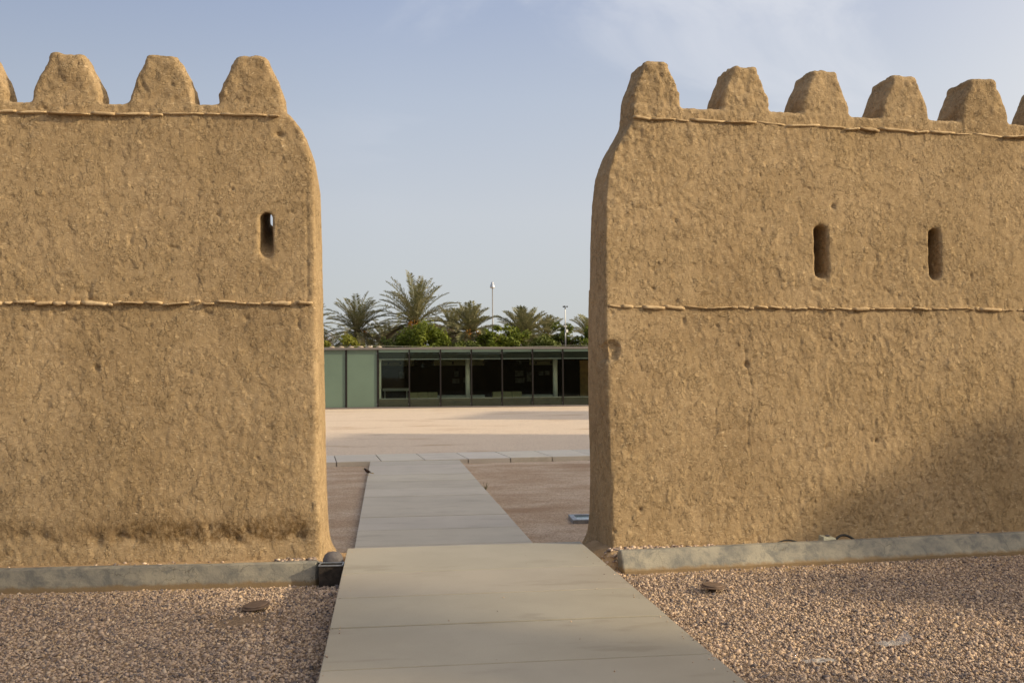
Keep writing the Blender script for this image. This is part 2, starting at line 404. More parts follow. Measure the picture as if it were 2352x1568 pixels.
WALL_H = .014
def mud_wall(name, origin, ang, side, u0, u1, endz, endu, ztop, merlons, mdepth, slits, ledge_amp, seed, mat, extras):
    """side=+1: the free end faces +u (left wall); side=-1: it faces -u (right wall).  Local axes: u along, v into the wall, z up."""
    h = WALL_H
    us = np.arange(u0, u1, h, dtype=np.float32); vs = np.arange(-.22, 1.10, h, dtype=np.float32); zs = np.arange(-.45, 4.95, h, dtype=np.float32)
    U = us[:, None, None]; V = vs[None, :, None]; Z = zs[None, None, :]
    vf = .10*Z/4.3 - .10*np.exp(-np.maximum(Z-.02, 0)/.07)          # front batter and a small flare at the foot
    vb = .84 - .27*np.clip(Z, 0, 5)/4.3 + np.where(Z < 2.62, .03, 0) + .10*np.exp(-np.maximum(Z, 0)/.15)
    ue = np.interp(zs, endz, endu).astype(np.float32)
    for _ in range(3): ue[1:-1] = (ue[:-2]+ue[1:-1]*2+ue[2:])/4
    sl = np.sqrt(1+np.gradient(ue, h)**2)
    ue = ue[None, None, :]; sl = sl[None, None, :]
    lean = np.interp(V.ravel(), [0, .8], extras.get('endlean', (0, 0))).astype(np.float32)[None, :, None]
    foot = .055*np.exp(-np.maximum(Z-.10, 0)/.09)*np.clip(V/.8, .1, 1)
    dend = (side*(U-ue) - lean - foot)/sl
    d = smax(vf - V, V - vb, .05)
    d = smax(d, Z - ztop, .05)
    d = smax(np.broadcast_to(d, (1, len(vs), len(zs))), dend, .05 if side > 0 else .03)
    d = np.maximum(d, np.where(side > 0, u0+.05-U, U-(u1-.05)))
    for (c, w, hh, tw) in merlons:
        zz = Z - ztop
        prof = np.interp(zs-ztop, [-.2, .03, .10, .18, .28, .37, hh-.02, hh+.3], [w*1.02, w, w*.985, w*.89, w*.72, w*.55, tw+.03, tw+.02]).astype(np.float32)[None, None, :]
        lo_, hi_ = c-w-.3, c+w+.3
        a, b = max(int((lo_-u0)/h), 0), min(int((hi_-u0)/h), len(us))
        if b <= a: continue
        dm = smax((np.abs(U[a:b]-c) - prof)*.9, zz-hh, .035)
        vfm = .10*(ztop)/4.3 + .03*np.clip(zz, 0, 1)
        dm = smax(dm, np.maximum(vfm - V, V - (vfm + mdepth - .06*np.clip(zz, 0, 1))), .05)
        d[a:b] = smin(d[a:b], dm, .03)
    for (c, w, zl, zh, zlb, zhb, back) in slits:
        a, b = max(int((c-.5-u0)/h), 0), min(int((c+.5-u0)/h), len(us))
        t = np.clip((V-.05)/.6, 0, 1)
        fl = .024*np.exp(-np.maximum(V-vf, 0)/.05)
        zl_ = zl + (zlb-zl)*t - fl*.7; zh_ = zh + (zhb-zh)*t + fl*.5; ww = w*(1-.25*t)*.5 + fl*.55
        cz = np.clip(Z, zl_+ww, zh_-ww)
        ds = np.sqrt((U[a:b]-c)**2 + (Z-cz)**2) - ww
        if not back: ds = np.maximum(ds, V-.66)
        d[a:b] = smax(d[a:b], -ds, .03)
    Vt, Q = surface_nets(d, (u0, -.22, -.45), h)
    N = vert_normals(Vt, Q)
    P = Vt.copy()
    wq = P + .05*np.stack([vnoise(P*4, seed+1), vnoise(P*4, seed+2), vnoise(P*4, seed+3)], 1)
    big = vnoise(P*1.0, seed+4)*.012 + vnoise(P*2.7, seed+5)*.003
    rough = np.clip(.75 + .5*vnoise(P*.8, seed+6) + .5*np.clip((P[:, 2]-3.75)/.4, 0, 1), .35, 1.5)
    n1 = vnoise(wq*np.array([12, 12, 7]), seed+7) + .5*vnoise(wq*np.array([27, 27, 17]), seed+8)
    n2 = vnoise(wq*np.array([24, 24, 13]), seed+9) + .5*vnoise(wq*np.array([44, 44, 28]), seed+10)
    led = np.tanh((n1-.25)*9)*.0016 + np.tanh((n2-.2)*6)*.0017
    pit = -np.clip(vnoise(P*17, seed+12)-.80, 0, 1)*.07
    fine = vnoise(P*42, seed+11)*.0018
    big = big + np.clip((P[:, 2]-ztop)/.1, 0, 1)*(vnoise(P*5.5, seed+20)*.013 + vnoise(P*13, seed+21)*.006)
    disp = big + (led*ledge_amp + fine)*rough + pit
    if 'disp' in extras: disp = disp + extras['disp'](P, seed)
    inner = np.clip(1-np.maximum(P[:, 1]-.28, 0)*2, .4, 1)
    Vt = (Vt + N*(disp*inner)[:, None]).astype(np.float32)
    N = vert_normals(Vt, Q)
    root = empty(name, origin, ang)
    cen = Vt[Q].mean(1)
    left = np.ones(len(Q), bool)
    def sub(nm, sel):
        q = Q[sel]; used, inv = np.unique(q, return_inverse=True)
        o = np_mesh(nm, Vt[used], inv.reshape(-1, 4), mat, root, True)
        o.data.normals_split_custom_set_from_vertices(N[used].tolist())
        return o
    for (c, w, hh, tw) in merlons:
        sel = left & (cen[:, 2] > ztop+.012) & (np.abs(cen[:, 0]-c) < w+.09)
        left &= ~sel
        if sel.any(): sub('merlon', sel)
    sub('wall_body', left)
    return root

random.seed(7); rng = np.random.default_rng(11)
def course_row(root, name, u0, u1, z, tmin, tmax, lmin, lmax, vfront, proud, seed, sag=.01, extra=None):
    """one row of flat stones bedded in the plaster, standing a little proud of it"""
    rr = random.Random(seed); mb = MB(); u = u0; k = 0
    while u < u1-.03:
        ln = rr.uniform(lmin, lmax); ln = min(ln, u1-u); th = rr.uniform(tmin, tmax); pr = proud*rr.uniform(.15, 1.35)
        zc = z + rr.uniform(-sag, sag) + .010*mnoise.noise(Vector((u*1.5, seed, 0))); tilt = rr.uniform(-.09, .09)
        if rr.random() < .06: u += min(.05, ln*.5); continue
        # a rounded slab: rings along u
        nu, nt = 6, 8; v = []; f = []
        for i in range(nu):
            t = i/(nu-1); uu = u + .004 + (ln-.008)*t
            e = (1-abs(2*t-1)**6)**.5 if 0 < i < nu-1 else .75
            for j in range(nt):
                a = 2*math.pi*j/nt; ca, sa = math.cos(a), math.sin(a)
                sq = lambda q: math.copysign(abs(q)**.4, q)
                hz = th/2*e*sq(sa)*(1+1.1*mnoise.noise(Vector((uu*13, j*1.7, seed))))
                vy = (pr+.05)*.5*sq(ca)*(.6+.4*e)*(1+.4*mnoise.noise(Vector((uu*8, j+9, seed))))
                v.append((uu, vfront - pr*.5 + .025 + vy, zc + (t-.5)*ln*tilt + hz + .004*mnoise.noise(Vector((uu*14, 3, seed)))))
        for i in range(nu-1):
            for j in range(nt): f.append((i*nt+j, i*nt+(j+1) % nt, (i+1)*nt+(j+1) % nt, (i+1)*nt+j))
        f.append(tuple(range(nt-1, -1, -1))); f.append(tuple((nu-1)*nt+j for j in range(nt)))
        mb.add(v, f); u += ln + rr.choice((-.006, .0, .002, .012))
    return mb.build(name, M['course'], root, True)

def disp_left(P, seed):
    u, v, z = P[:, 0], P[:, 1], P[:, 2]; d = np.zeros(len(P), np.float32)
    front = np.clip(1-(v-.10)*8, 0, 1)
    zc = .40 + .05*vnoise(P*2.0, 91) - .03*u*0
    g = np.exp(-((z-zc)/.075)**2)*np.clip((u+3.2)/1.2, .1, 1)*np.clip((-u-.08)/.08, 0, 1)
    d -= g*front*(.024 + .016*vnoise(P*np.array([11, 9, 14]), 93))
    # raised plaster seam a hand's breadth from the corner
    ug = -.105 + .012*vnoise(P*np.array([0, 0, 3.0]), 95) + .006*vnoise(P*np.array([0, 0, 11.0]), 96)
    d -= front*.008*np.exp(-((u-ug)/.010)**2)*np.clip((z-2.2)/.2, 0, 1)*np.clip((3.6-z)/.2, 0, 1)
    d -= .035*np.exp(-(((u+.35)/.035)**2+((z-3.966)/.022)**2))*front
    d -= .03*np.exp(-(((u+1.93)/.025)**2+((z-1.87)/.025)**2))*front
    return d
def disp_right(P, seed):
    u, v, z = P[:, 0], P[:, 1], P[:, 2]; d = np.zeros(len(P), np.float32)
    front = np.clip(1-(v-.14)*6, 0, 1)
    r = np.sqrt(((u-.045)/.085)**2+((z-1.985)/.10)**2) + .25*vnoise(P*18, 71)
    d -= front*.036*np.clip((1.1-r)/.25, 0, 1)*(1+.4*vnoise(P*30, 72))
    for (a, b, rad, dep) in ((1.40, 1.86, .03, .035), (.30, .52, .022, .03), (.04, .33, .02, .03), (2.75, 1.10, .03, .03), (2.2, 1.05, .025, .03), (3.05, .36, .025, .03), (2.05, .3, .02, .02), (2.36, 3.42, .03, .03), (.55, 3.38, .02, .02)):
        d -= front*dep*np.exp(-(((u-a)/rad)**2+((z-b)/rad)**2)*1.5)
    r2 = np.sqrt(((u-4.12)/.16)**2+((z-1.02)/.15)**2) + .3*vnoise(P*10, 73)       # scab where plaster fell
    d -= front*.012*np.clip((1.1-r2)/.4, 0, 1)*(1+.8*vnoise(P*36, 74))
    uc = 1.42 + .03*vnoise(P*np.array([0, 0, 2.5]), 75)                            # long vertical crack
    d -= front*.010*np.exp(-((u-uc)/.008)**2)*np.clip((z-.8)/.3, 0, 1)*np.clip((2.2-z)/.2, 0, 1)
    # the sheltered end face is streaked by rain
    end = np.clip((.06-u)*8, 0, 1)
    d += end*.006*np.tanh(4*vnoise(P*np.array([9, 14, 1.2]), 77)*.6)
    return d
AL, AR = R(-2.0), R(4.57)
OL, OR_ = (-.60, 8.616+.35, 0), (2.05, 8.63+.35, 0)
ZL, ZR = 4.245, 4.345
merL = [(-.606, .285, .445, .105), (-1.395, .285, .445, .115), (-2.222, .295, .44, .12), (-3.03, .29, .45, .115), (-3.85, .29, .44, .11), (-4.66, .29, .445, .11)]
wallL = mud_wall('mud_wall', OL, AL, +1, -5.3, .36, [-.5, 0, .165, .68, 1.64, 2.42, 2.97, 3.53, 3.81, 4.01, 4.12, 4.19, 4.24, 4.9],
                 [.055, .045, .025, .005, -.008, -.017, -.018, -.030, -.075, -.145, -.225, -.300, -.325, -.35], ZL, merL, .33,
                 [(-.467, .092, 2.84, 3.235, 3.235, 3.355, True)], 1.0, 3, M['adobe_wet'], {'endlean': (0, .0), 'disp': disp_left})
tag(wallL, 'mud-plastered wall on the left of the gap, with a dark damp band low down and one slit', 'wall')
course_row(wallL, 'stone_course', -5.2, -.345, 4.135, .014, .026, .10, .42, .085, .034, 5)
course_row(wallL, 'stone_course', -5.2, -.045, 2.44, .014, .040, .04, .24, .045, .026, 6, .010)
merR = [(.552, .245, .44, .10), (1.466, .25, .44, .10), (2.325, .262, .45, .105), (3.21, .262, .44, .11), (4.117, .285, .45, .12), (5.02, .28, .44, .11), (5.93, .27, .445, .11)]
wallR = mud_wall('mud_wall', OR_, AR, -1, -.36, 6.6, [-.5, 0, .14, .81, 1.41, 2.02, 2.43, 3.0, 3.45, 3.70, 3.89, 4.07, 4.2, 4.3, 4.9],
                 [-.005, .01, .015, .013, -.005, -.008, -.008, -.004, .013, .042, .105, .212, .288, .305, .315], ZR, merR, .43,
                 [(2.222, .128, 2.70, 3.225, 2.8, 3.25, False), (3.483, .108, 2.71, 3.215, 2.8, 3.25, False)], 1.25, 23, M['adobe'], {'endlean': (0, -.03), 'disp': disp_right})
tag(wallR, 'longer mud-plastered wall on the right of the gap, pierced by two slits', 'wall')
course_row(wallR, 'stone_course', .305, 6.5, 4.215, .014, .026, .10, .45, .085, .030, 8)
course_row(wallR, 'stone_course', .015, 6.5, 2.41, .012, .033, .04, .26, .045, .018, 9, .008)
# the right wall runs on, out of the picture, to the corner tower
mb = MB()
def batter(mb, u0, u1, v0, v1, z0, z1, b):
    mb.add([(u0, v0, z0), (u1, v0, z0), (u1, v1, z0), (u0, v1, z0), (u0, v0+b, z1), (u1, v0+b, z1), (u1, v1-b, z1), (u0, v1-b, z1)],
           [(0, 3, 2, 1), (4, 5, 6, 7), (0, 1, 5, 4), (1, 2, 6, 5), (2, 3, 7, 6), (3, 0, 4, 7)])
batter(mb, 6.54, 18.5, -.01, .85, -.3, 4.33, .10)
mb.build('wall_section', M['adobe'], wallR)
def fort_block(name, x, y, rz, w, dpt, hgt, label):
    r = empty(name, (x, y, 0), rz)
    m = MB(); batter(m, 0, w, 0, dpt, -.4, hgt, .25); m.build('tower_body', M['adobe'], r)
    for k in range(int(w/1.6)):
        for yy in (.25, dpt-.65):
            m = MB(); batter(m, .3+k*1.6, 1.15+k*1.6, yy, yy+.4, hgt-.05, hgt+.6, .08); m.build('battlement', M['adobe'], r)
    tag(r, label, 'fort tower'); return r
fort_block('fort_tower', 18.1, 6.5, R(-19), 16, 20.4, 10.6, 'tall mud fort tower at the far end of the right wall, beyond the frame')
fort_block('fort_tower', 28.5, 35.6, R(-17), 12, 10.8, 10.6, 'second mud fort tower behind the right wall, beyond the pink gravel court')

# ------------------------------------------------------------------ ground sheet
def ground_z(x, y):
    z = np.zeros_like(x)
    wl = OL[1] + (x-OL[0])*math.tan(AL); wr = OR_[1] + (x-OR_[0])*math.tan(AR)
    front = np.where(x < .6, wl, wr)
    gap = np.clip(np.minimum((x+.58)/.12, (2.02-x)/.12), 0, 1)
    t = np.clip((y-(front-.22))/.10, 0, 1); fill = .172*t*t*(3-2*t)
    t2 = np.clip((y-(front-.15))/.30, 0, 1); gfill = .115*t2*t2*(3-2*t2)
    z = fill*(1-gap) + gfill*gap
    t3 = np.clip((y-(front+.55))/.9, 0, 1); z = z*(1-t3) - .18*t3*t3*(3-2*t3)
    return z
xs = np.unique(np.concatenate([np.linspace(-7, 9, 321), np.geomspace(9, 1500, 40), -np.geomspace(7, 1500, 40)]))
ys = np.unique(np.concatenate([np.linspace(3.5, 12.5, 226), np.linspace(12.5, 75, 120), np.geomspace(75, 1500, 40), 3.5-np.geomspace(.3, 1500, 40)]))
X, Y = np.meshgrid(xs, ys, indexing='ij')
Zg = ground_z(X, Y)
P = np.stack([X.ravel(), Y.ravel(), Zg.ravel()], 1)
near = np.clip(1-np.abs(P[:, 1]-9)/8, 0, 1)
P[:, 2] += (fbm(P*np.array([1.3, 1.3, 1]), 41, 3)*.010)*np.clip((60-np.abs(P[:, 1]))/50, .0, 1)*np.clip((P[:, 1]-8.3)/.6, .15, 1) + near*.004*vnoise(P*9, 44)
ii, jj = np.meshgrid(np.arange(len(xs)-1), np.arange(len(ys)-1), indexing='ij'); w = len(ys)
Q = np.stack([ii*w+jj, (ii+1)*w+jj, (ii+1)*w+jj+1, ii*w+jj+1], -1).reshape(-1, 4)
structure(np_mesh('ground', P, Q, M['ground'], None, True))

# loose stones of the near gravel: one countless mass
ico_v = []; t = (1+5**.5)/2
for a, b in ((1, t), (-1, t), (1, -t), (-1, -t)): ico_v += [(0, a, b), (a, b, 0), (b, 0, a)]
bm = bmesh.new(); bmesh.ops.create_icosphere(bm, subdivisions=1, radius=1.0); bm.verts.ensure_lookup_table()
ICO_V = np.array([v.co[:] for v in bm.verts], np.float32); ICO_F = np.array([[v.index for v in f.verts] for f in bm.faces], np.int32); bm.free()
def scatter_stones(name, pts, size, colors, flat=.65, sink=.25):
    n = len(pts); nv = len(ICO_V)
    ang = rng.uniform(0, 2*np.pi, n); ca, sa = np.cos(ang), np.sin(ang)
    jit = rng.uniform(.62, 1.25, (n, nv, 1)).astype(np.float32)
    ax = rng.uniform(.7, 1.35, (n, 1, 3)).astype(np.float32)*np.array([1, 1, flat], np.float32)
    v = ICO_V[None]*jit*ax*size[:, None, None]
    tl = rng.normal(0, .35, (n, 2)).astype(np.float32)
    x = v[..., 0]*ca[:, None] - v[..., 1]*sa[:, None]; y = v[..., 0]*sa[:, None] + v[..., 1]*ca[:, None]; z = v[..., 2] + x*tl[:, :1] + y*tl[:, 1:]
    v = np.stack([x, y, z], -1) + pts[:, None, :]
    v[..., 2] += (size*flat*(1-sink*2))[:, None]
    F = (ICO_F[None] + (np.arange(n)*nv)[:, None, None]).reshape(-1, 3)
    o = np_mesh(name, v.reshape(-1, 3), F, M['stone'], None, False)
    at = o.data.attributes.new('tint', 'FLOAT_COLOR', 'POINT')
    c = np.concatenate([colors, np.ones((n, 1))], 1).astype(np.float32)
    at.data.foreach_set('color', np.repeat(c, nv, 0).ravel())
    return o
def stone_colors(n, pale=1.0):
    pal = np.array([(.63, .475, .345), (.57, .43, .33), (.72, .565, .42), (.47, .365, .29), (.32, .25, .21), (.205, .175, .17), (.67, .50, .33)], np.float32)
    k = rng.choice(len(pal), n, p=[.2, .18, .13, .15, .15, .13, .06]); return np.clip(pal[k]*rng.uniform(.8, 1.15, (n, 1))*pale*np.array([1.02, .985, .93]), 0, .9)
def kerb_front(x): return np.where(x < .6, 8.616+(x+.56)*math.tan(AL), 8.63+(x-2.116)*math.tan(AR))
n = 430000
px = rng.uniform(-5.4, 9.2, n); py = rng.uniform(3.6, 8.9, n)
ok = (py < kerb_front(px)-.012) & ((px < -.372) | (px > 1.845))
ok &= (px > -.50*py-.9) & (px < .80*py+1.9)
gapz = (px > -.60) & (px < 2.12); ok &= ~((py > 8.62) & gapz)
bare = fbm(np.stack([px*1.7, py*3, px*0], 1), 61, 3); patch = np.exp(-(((px+1.05)/.36)**2+((py-7.45)/.26)**2))
edge = np.exp(-np.maximum(px-1.84, 0)/.13)*(px > 1.84)*.55
keep = rng.uniform(0, 1, n) > np.clip(patch*.93 + edge + np.clip(bare-1.0, 0, 1)*.8, 0, .97)
ok &= keep
px, py = px[ok], py[ok]
pts = np.stack([px, py, ground_z(px, py)], 1).astype(np.float32)
sz = np.clip(rng.lognormal(math.log(.0063), .42, len(px)), .003, .020).astype(np.float32)
g = scatter_stones('loose_gravel', pts, sz, stone_colors(len(px), .94)); g['kind'] = 'stuff'
# chips of rock lying on the soil behind the kerbs and along the path
def rubble(name, spots, pale):
    P_ = []; S_ = []
    for (cx, cy, sx, sy, cnt, s0, s1) in spots:
        x = rng.normal(cx, sx, cnt); y = rng.normal(cy, sy, cnt); P_.append(np.stack([x, y, ground_z(x, y)], 1)); S_.append(rng.uniform(s0, s1, cnt))
    o = scatter_stones(name, np.concatenate(P_).astype(np.float32), np.concatenate(S_).astype(np.float32), stone_colors(sum(s[4] for s in spots), pale), .55, .2)
    o['kind'] = 'stuff'; return o
def behind(x): return float(kerb_front(np.array(x)))+.24
sp = [(-.80, behind(-.8), .09, .03, 60, .010, .026), (-1.9, behind(-1.9), .45, .035, 26, .006, .020), (-2.9, behind(-2.9), .4, .035, 14, .006, .018),
      (2.28, behind(2.28), .13, .045, 110, .010, .030), (2.75, behind(2.75), .25, .04, 80, .008, .024), (4.0, behind(4.0), .9, .04, 40, .005, .016), (5.5, behind(5.5), .6, .04, 26, .006, .018),
      (2.0, 8.75, .10, .10, 150, .006, .020), (-.47, 8.38, .06, .10, 130, .008, .026), (-.45, 7.9, .05, .25, 90, .006, .018)]
rubble('rock_chips', sp, 1.1)
k = 70; sx = np.concatenate([1.822-np.abs(rng.normal(0, .09, 38)), -.354+np.abs(rng.normal(0, .05, 18)), rng.uniform(-.2, 1.7, 14)]); sy = rng.uniform(4.6, 9.1, k)
so_ = scatter_stones('stray_gravel', np.stack([sx, sy, np.full(k, .2)], 1).astype(np.float32), rng.uniform(.003, .0075, k).astype(np.float32), stone_colors(k), .6, .1); so_['kind'] = 'stuff'

# ------------------------------------------------------------------ paths
def slab_path(name, corners, joints, z, thick, gap, seed, tone=(1, 1, 1)):
    """corners: functions giving left/right edge points for a joint parameter; one sheet of separate slabs"""
    rr = random.Random(seed); V = []; F = []; T = []
    for a, b in zip(joints[:-1], joints[1:]):
        l0, r0 = corners(a); l1, r1 = corners(b)
        l0, r0, l1, r1 = map(Vector, (l0, r0, l1, r1))
        d = (l1-l0).normalized()*gap*.5; dr = (r1-r0).normalized()*gap*.5
        q = [l0+d, r0+dr, r1-dr, l1-d]; dz = rr.uniform(-.0025, .0025); cen = sum(q, Vector((0, 0, 0)))/4
        tint = rr.uniform(.93, 1.04); col = (tint*tone[0], tint*tone[1]*rr.uniform(.985, 1.01), tint*tone[2]*rr.uniform(.96, 1.02), 1)
        base = len(V)
        for (zz, inset) in ((z-thick, 0), (z-.005, 0), (z, .005)):
            for p in q:
                pp = p + (cen-p).normalized()*inset; V.append((pp.x, pp.y, zz+dz)); T.append(col)
        for k in range(2):
            for i in range(4): F.append((base+k*4+i, base+k*4+(i+1) % 4, base+k*4+4+(i+1) % 4, base+k*4+4+i))
        F.append((base+8, base+9, base+10, base+11))
    # bedding under the joints
    l0, r0 = corners(joints[0]); l1, r1 = corners(joints[-1]); base = len(V)
    c4 = [Vector(p) for p in (l0, r0, r1, l1)]; cen = sum(c4, Vector((0, 0, 0)))/4
    for p in c4:
        pp = p + (cen-p).normalized()*.012; V.append((pp.x, pp.y, z-.02)); T.append((.30, .20, .13, 1))
    F.append((base, base+1, base+2, base+3))
    o = mesh_obj(name, V, F, M['slab'])
    at = o.data.attributes.new('tint', 'FLOAT_COLOR', 'POINT'); at.data.foreach_set('color', np.array(T, np.float32).ravel())
    return structure(o)
nj = [9.275, 8.073, 7.193, 6.349, 5.45, 4.56, 3.67, 2.78, 1.89, 1.0, .1, -.8, -1.7]
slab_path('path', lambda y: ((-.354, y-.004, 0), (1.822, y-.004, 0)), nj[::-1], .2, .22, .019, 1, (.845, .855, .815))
fj = [9.0, 9.9, 11.0, 12.13, 13.26, 14.39, 15.52, 16.65, 17.78, 18.91, 20.04, 21.0]
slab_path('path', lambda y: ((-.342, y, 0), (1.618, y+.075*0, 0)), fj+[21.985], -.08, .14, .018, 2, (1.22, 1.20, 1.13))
ca = R(4.4); cd_ = Vector((math.cos(ca), math.sin(ca), 0)); cn = Vector((-math.sin(ca), math.cos(ca), 0)); c0 = Vector((-1.07, 21.965, 0))
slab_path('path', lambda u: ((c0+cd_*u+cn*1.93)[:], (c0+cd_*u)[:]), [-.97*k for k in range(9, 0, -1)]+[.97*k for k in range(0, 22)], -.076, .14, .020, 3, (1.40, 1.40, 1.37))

# ------------------------------------------------------------------ kerbs
def kerb(name, o, ang, u0, u1, prof_fn, lab, round_end):
    """profile swept along u with slight unevenness"""
    r = empty(name, o, ang); V = []; F = []; n = int(abs(u1-u0)/.04)
    prof = prof_fn(); m = len(prof)
    for i in range(n+1):
        t = i/n; u = u0 + (u1-u0)*t
        for (v, z) in prof:
            e = 0.0
            if round_end and u > u1-.07: e = (1-math.sqrt(max(0, 1-((u-(u1-.07))/.07)**2)))*.07
            w = mnoise.noise(Vector((u*1.3, v*5, z*5)))*.008 + mnoise.noise(Vector((u*7, v*9, z*9)))*.0035
            vv = v + w + (e if v < .07 else -e); V.append((u, vv, z + .006*mnoise.noise(Vector((u*1.7, 4, 0))) + (w*.5 if z > .1 else 0)))
    for i in range(n):
        for j in range(m): F.append((i*m+j, (i+1)*m+j, (i+1)*m+(j+1) % m, i*m+(j+1) % m))
    F.append(tuple(range(m))); F.append(tuple(n*m+j for j in range(m-1, -1, -1)))
    ob = mesh_obj(name, V, F, M['kerb'], None, False); ob.location = o; ob.rotation_euler = (0, 0, ang)
    bpy.data.objects.remove(r)
    me = ob.data; bm = bmesh.new(); bm.from_mesh(me); bmesh.ops.recalc_face_normals(bm, faces=bm.faces)
    bm.to_mesh(me); bm.free()
    mo = ob.modifiers.new('bevel', 'BEVEL'); mo.width = .012; mo.segments = 2; mo.limit_method = 'ANGLE'; mo.angle_limit = R(45)
    return tag(ob, lab, 'kerb')
kerb('concrete_kerb', (-.56, 8.616, 0), AL, -4.6, 0, lambda: [(0, -.1), (0, .02), (.0, .10), (.004, .192), (.075, .196), (.14, .19), (.14, -.1)],
     'grey cracked concrete kerb at the foot of the left wall, ending at a metal box', True)
kerb('concrete_kerb', (2.09, 8.63, 0), AR, 0, 6.4, lambda: [(0, -.1), (0, .03), (.012, .05), (.085, .198), (.16, .198), (.20, .16), (.20, -.1)],
     'grey concrete kerb with a sloping face at the foot of the right wall', False)

# ------------------------------------------------------------------ small things near the gate
M['galv'] = mat_simple('galvanised_metal', (.36, .37, .38), .45, .7, .5, .15, 20)
M['rust'] = mat_simple('rusted_metal', (.060, .045, .034), .75, .3, .4, .3, 22, .002, 60)
M['hood'] = mat_simple('grey_hood', (.155, .135, .13), .7, 0, .3, .2, 16, .003, 40)
M['brown_cap'] = mat_simple('brown_metal_cap', (.20, .135, .095), .6, .2, .4, .15, 25)
M['beige'] = mat_simple('beige_plastic', (.50, .47, .33), .5, 0, .4, .12, 30)
M['black'] = mat_simple('black_rubber', (.02, .018, .016), .5, 0, .4)
bx = empty('metal_box', (-.463, 8.60, 0), R(-3))
m = MB(); W_, D_, H_ = .098, .068, .178
for (x0, x1, y0, y1) in ((-W_, W_, -D_, -D_+.006), (-W_, W_, D_-.006, D_), (-W_, -W_+.006, -D_+.006, D_-.006), (W_-.006, W_, -D_+.006, D_-.006)): m.box(x0, x1, y0, y1, -.02, H_)
m.box(-W_+.006, W_-.006, -D_+.006, D_-.006, .10, .106); m.build('box_shell', M['rust'], bx)
m = MB()
for (x0, x1, y0, y1) in ((-W_-.006, W_+.006, -D_-.006, -D_+.006), (-W_-.006, W_+.006, D_-.006, D_+.006), (-W_-.006, -W_+.006, -D_+.006, D_-.006), (W_-.006, W_+.006, -D_+.006, D_-.006)): m.box(x0, x1, y0, y1, H_, H_+.012)
m.build('rim', M['galv'], bx, bevel=.002)
for k in (-.04, .05):
    m = MB(); m.lathe([(.009, 0), (.009, .008), (.004, .011)], (k, .04, .106), 10); m.build('bolt', M['black'], bx)
tag(bx, 'open-topped dark metal box wedged between the left kerb and the path', 'box')
hd = MB(); hd.lathe([(.100, -.02), (.103, .10), (.101, .15), (.094, .20), (.078, .235), (.05, .255), (.012, .262)], (0, 0, 0), 28)
hood = hd.build('rounded_hood', M['hood'], None, True); hood.location = (-.458, 8.775, 0); hood.scale = (.92, .55, 1)
tag(hood, 'dark grey rounded hood standing behind the open metal box', 'hood')
st = MB().box(-.008, .008, -.012, .012, 0, .07).build('metal_strip', M['galv'], None, False, .003); st.location = (-.548, 8.60, 0)
tag(st, 'short grey metal strip upright at the rounded end of the left kerb', 'strip')
def cap(x, y, z, tilt, d, lab):
    r = empty('ground_cap', (x, y, z)); r.rotation_euler = (R(tilt[0]), R(tilt[1]), 0)
    MB().lathe([(.03, -.10), (.03, .002)], (0, 0, 0), 16).build('stem', M['rust'], r)
    MB().lathe([(d*.50-.003, 0), (d*.5, .004), (d*.5, .008), (d*.47, .011)], (0, 0, 0), 36).build('lower_plate', M['brown_cap'], r)
    MB().lathe([(d*.40, .011), (d*.41, .013), (d*.415, .019), (d*.40, .023), (.01, .0245)], (0, 0, 0), 36).build('lid', M['brown_cap'], r)
    return tag(r, lab, 'ground cap', 'round brown caps in the gravel')
cap(-.985, 7.79, .030, (4, -7), .215, 'round brown metal cap tilted in the gravel in front of the left kerb')
cap(2.63, 7.83, .045, (2, 2), .195, 'round brown metal cap standing just clear of the gravel below the right kerb')
# plastic
def plastic(x, y, w, d, up, seed, lab):
    s = NT('clear_plastic'); s.fin((.75, .70, .64), .25, s.bump(s.noise(30, 4, .6), .01), .5)
    tr = s.n.new('ShaderNodeBsdfTransparent'); mx = s.n.new('ShaderNodeMixShader'); mx.inputs[0].default_value = .20
    s.l.new(tr.outputs[0], mx.inputs[1]); s.l.new(s.b.outputs[0], mx.inputs[2]); s.l.new(mx.outputs[0], s.out.inputs[0])
    V = []; F = []; nx, ny = 14, 9
    for i in range(nx):
        for j in range(ny):
            a, b = i/(nx-1), j/(ny-1); q = Vector((a*6, b*5, seed))
            zz = .018 + .018*mnoise.noise(q) + up*max(0, a-.72)**1.3*3.2*(.4+.6*b)
            V.append(((a-.5)*w*(1-.55*max(0, a-.72)*(1 if up else 0)) + .012*mnoise.noise(q+Vector((9, 0, 0))), (b-.5)*d + .02*mnoise.noise(q+Vector((0, 9, 0))), zz))
    for i in range(nx-1):
        for j in range(ny-1): F.append((i*ny+j, (i+1)*ny+j, (i+1)*ny+j+1, i*ny+j+1))
    o = mesh_obj('plastic_scrap', V, F, s.m, None, True); o.location = (x, y, 0); o.rotation_euler = (0, 0, R(6))
    so = o.modifiers.new('solid', 'SOLIDIFY'); so.thickness = .0008
    return tag(o, lab, 'plastic')
plastic(3.28, 6.13, .24, .10, .12, 1, 'crumpled clear plastic scrap with one corner standing up on the right gravel')
plastic(2.62, 5.83, .20, .07, 0, 5, 'flat clear plastic scrap lying low on the right gravel')
